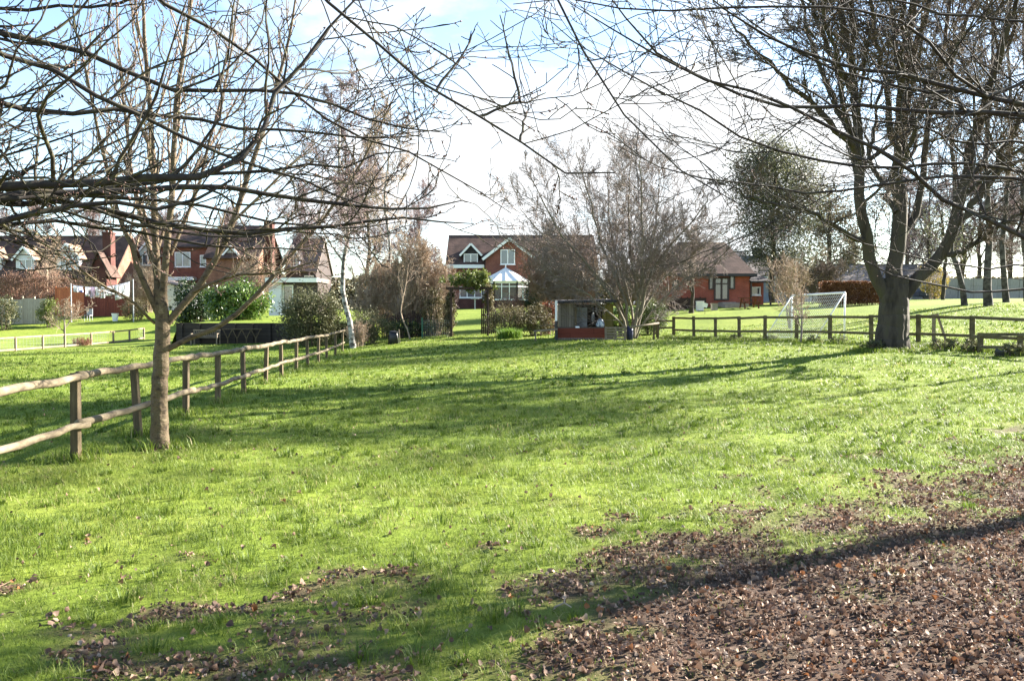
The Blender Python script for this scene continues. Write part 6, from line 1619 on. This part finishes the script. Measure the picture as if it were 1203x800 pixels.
bare_tree('young_sapling', 'forked pinkish sapling standing in front of the football goal', G(941, 34.0), 2.0, 1.4, .045, M['twig_purple'], M['twig_tan'], n1=9, n2=7, n3=5, n4=2, tip=.0055, t0=.3, ang=(25, 50), limb_ratio=.6, up=.12)
bare_tree('hazel', 'pale bare shrub tree arching behind the football goal', G(928, 45), 4.0, 3.0, .06, M['twig_tan'], M['twig_tan'], stems=5, n1=8, n2=7, n3=5, n4=2, tip=.0065, t0=.25, limb_ratio=.4)

# a dropped twig on the leaves
ta, tb_, tc_ = G(652, 5.05), G(672, 5.0), G(664, 5.2)
tm = (ta + tb_) / 2 + np.array([.01, .02, .045])
tag(MB().tube([ta + [0, 0, .02], tm, tb_ + [0, 0, .03]], [.007, .006, .003], 6).tube([tm, tc_ + [0, 0, .06]], [.005, .002], 6).build('fallen_twig', M['twig_tan'], loc=ta), 'pale forked twig lying at the ragged edge of the dead leaves', 'twig')
# weeds along the fence foot
for (px, dd, sz, lab) in ((1028, 28.2, .9, 'dark weedy clump at the left foot of the big trunk'), (1110, 27.3, 1.0, 'grey-green bramble clump right of the big trunk'), (1140, 26.6, .9, 'leafy weed clump beside the low rail end'), (1192, 24.8, 1.0, 'dark leafy bramble behind the black pot')):
    shrub('weed_clump', lab, G(px, dd), sz, sz * .7, sz * .42, M['olive'], M['twig_brown'], 26, 30, .06, .4, .4, stems=8)
for i, px in enumerate((868, 905, 958, 985)):
    dd = 26.7 / ((px - 601.5) / 969 + .409) - .5
    shrub('grass_tussock', ['first', 'second', 'third', 'fourth'][i] + ' low dark tussock from the left along the foot of the dark fence', G(px, dd), .9, .5, .3, M['olive'], M['twig_brown'], 18, 30, .05, .25, .4, stems=6, group='tussocks along the dark fence')

# ------------------------------------------------------------------ background trees
bg_kinds = []
def far_tree(name, lab, px, d, h, twig, r0=.22, **k):
    return bare_tree(name, lab, G(px, d), h, h * .5, r0, M['bark_oak'], M[twig], group='bare trees behind the houses', n1=k.get('n1', 14), n2=k.get('n2', 9), n3=k.get('n3', 8), n4=k.get('n4', 6), tip=k.get('tip', .015), t0=k.get('t0', .2), ang=(25, 55), limb_ratio=k.get('lr', .42), up=.10)
A1 = far_tree('bare_tree', 'brown bare tree rising behind the roof of the central brick house', 648, 99, 9.0, 'twig_haze', .25)
A2 = far_tree('bare_tree', 'grey bare tree beyond the leftmost white dormer', 45, 108, 13, 'twig_purple', .3)
A3 = far_tree('bare_tree', 'tall hazy bare tree behind the thin birch', 428, 88, 15.5, 'twig_purple', .26, lr=.36)
def clone(src, lab, px, d, s, rz):
    c = copy_tree(src); g = G(px, d); c.location = tuple(g); c.rotation_euler = (0, 0, rz); c.scale = (s, s, s); c['label'] = lab; return c
clone(A2, 'bare tree behind the long dark roof, right of two dormers', 112, 112, 1.05, 2.1)
clone(A2, 'bare tree over the ridge at the left picture edge', -12, 110, .95, 4.0)
clone(A2, 'bare tree above the half-hidden brick house', 205, 116, 1.0, 1.2)
clone(A2, 'bare tree beyond the tile-hung house', 268, 120, 1.0, 3.0)
clone(A3, 'hazy bare tree beyond the grey roof', 356, 100, .85, 2.4)
clone(A3, 'bare tree behind the tan shrubs left of the brick house', 492, 96, .82, .8)
clone(A1, 'small bare tree in front of the bungalow roof', 812, 58.5, .60, 5.0)
clone(A1, 'bare tree behind the left end of the far bungalow', 1000, 108, 1.0, 2.7)
clone(A3, 'tall bare tree behind the pale panel wall, left part', 1092, 96, .95, 1.1)
clone(A3, 'tall bare tree behind the pale panel wall, middle', 1150, 92, 1.0, 3.6)
clone(A3, 'tall bare tree behind the pale panel wall, right end', 1212, 90, 1.0, 5.1)
clone(A2, 'bushy bare tree behind the yellow flowering bush', 1068, 104, 1.15, .6)
clone(A2, 'bushy bare tree behind the low-forked far lawn birch', 1126, 108, 1.2, 2.9)
clone(A2, 'bushy bare tree behind the far lawn trees near the right edge', 1186, 102, 1.1, 4.4)
twig_shrub('brown_thicket', 'dense brown twiggy thicket behind the open shed', G(668, 54), 6.4, 3.0, 6.4, M['twig_mid'], 40, 11, 8, 5, .0092, .026)
twig_shrub('brown_thicket', 'dense brown twiggy thicket between fan tree and clipped bush', G(748, 56), 5.0, 3.0, 5.4, M['twig_mid'], 30, 11, 8, 5, .0092, .026)
twig_shrub('brown_thicket', 'brown thicket below the grey-green eucalypt', G(950, 66), 6.0, 3.0, 4.2, M['twig_brown'], 36, 10, 8, 5, .009, .026)
hp = empty('far_hedge', G(600, 125), 'long dark tree belt closing the view behind all the houses', 'hedge')
n = 60000; xx = rng.uniform(-110, 110, n); yy = 125 + rng.normal(size=n) * 3; hh = (3.6 + 3.6 * fbm(xx * .08, yy * 0, 14, 4)) * rng.random(n) ** .7
leaf_mesh('foliage', np.c_[xx, yy, ground(xx, yy) + hh], .6 * rng.uniform(.6, 1.3, n), M['browngreen'], hp, .6, .2)
print('objects', len(bpy.data.objects), 'tris', sum(len(m.polygons) for m in bpy.data.meshes))
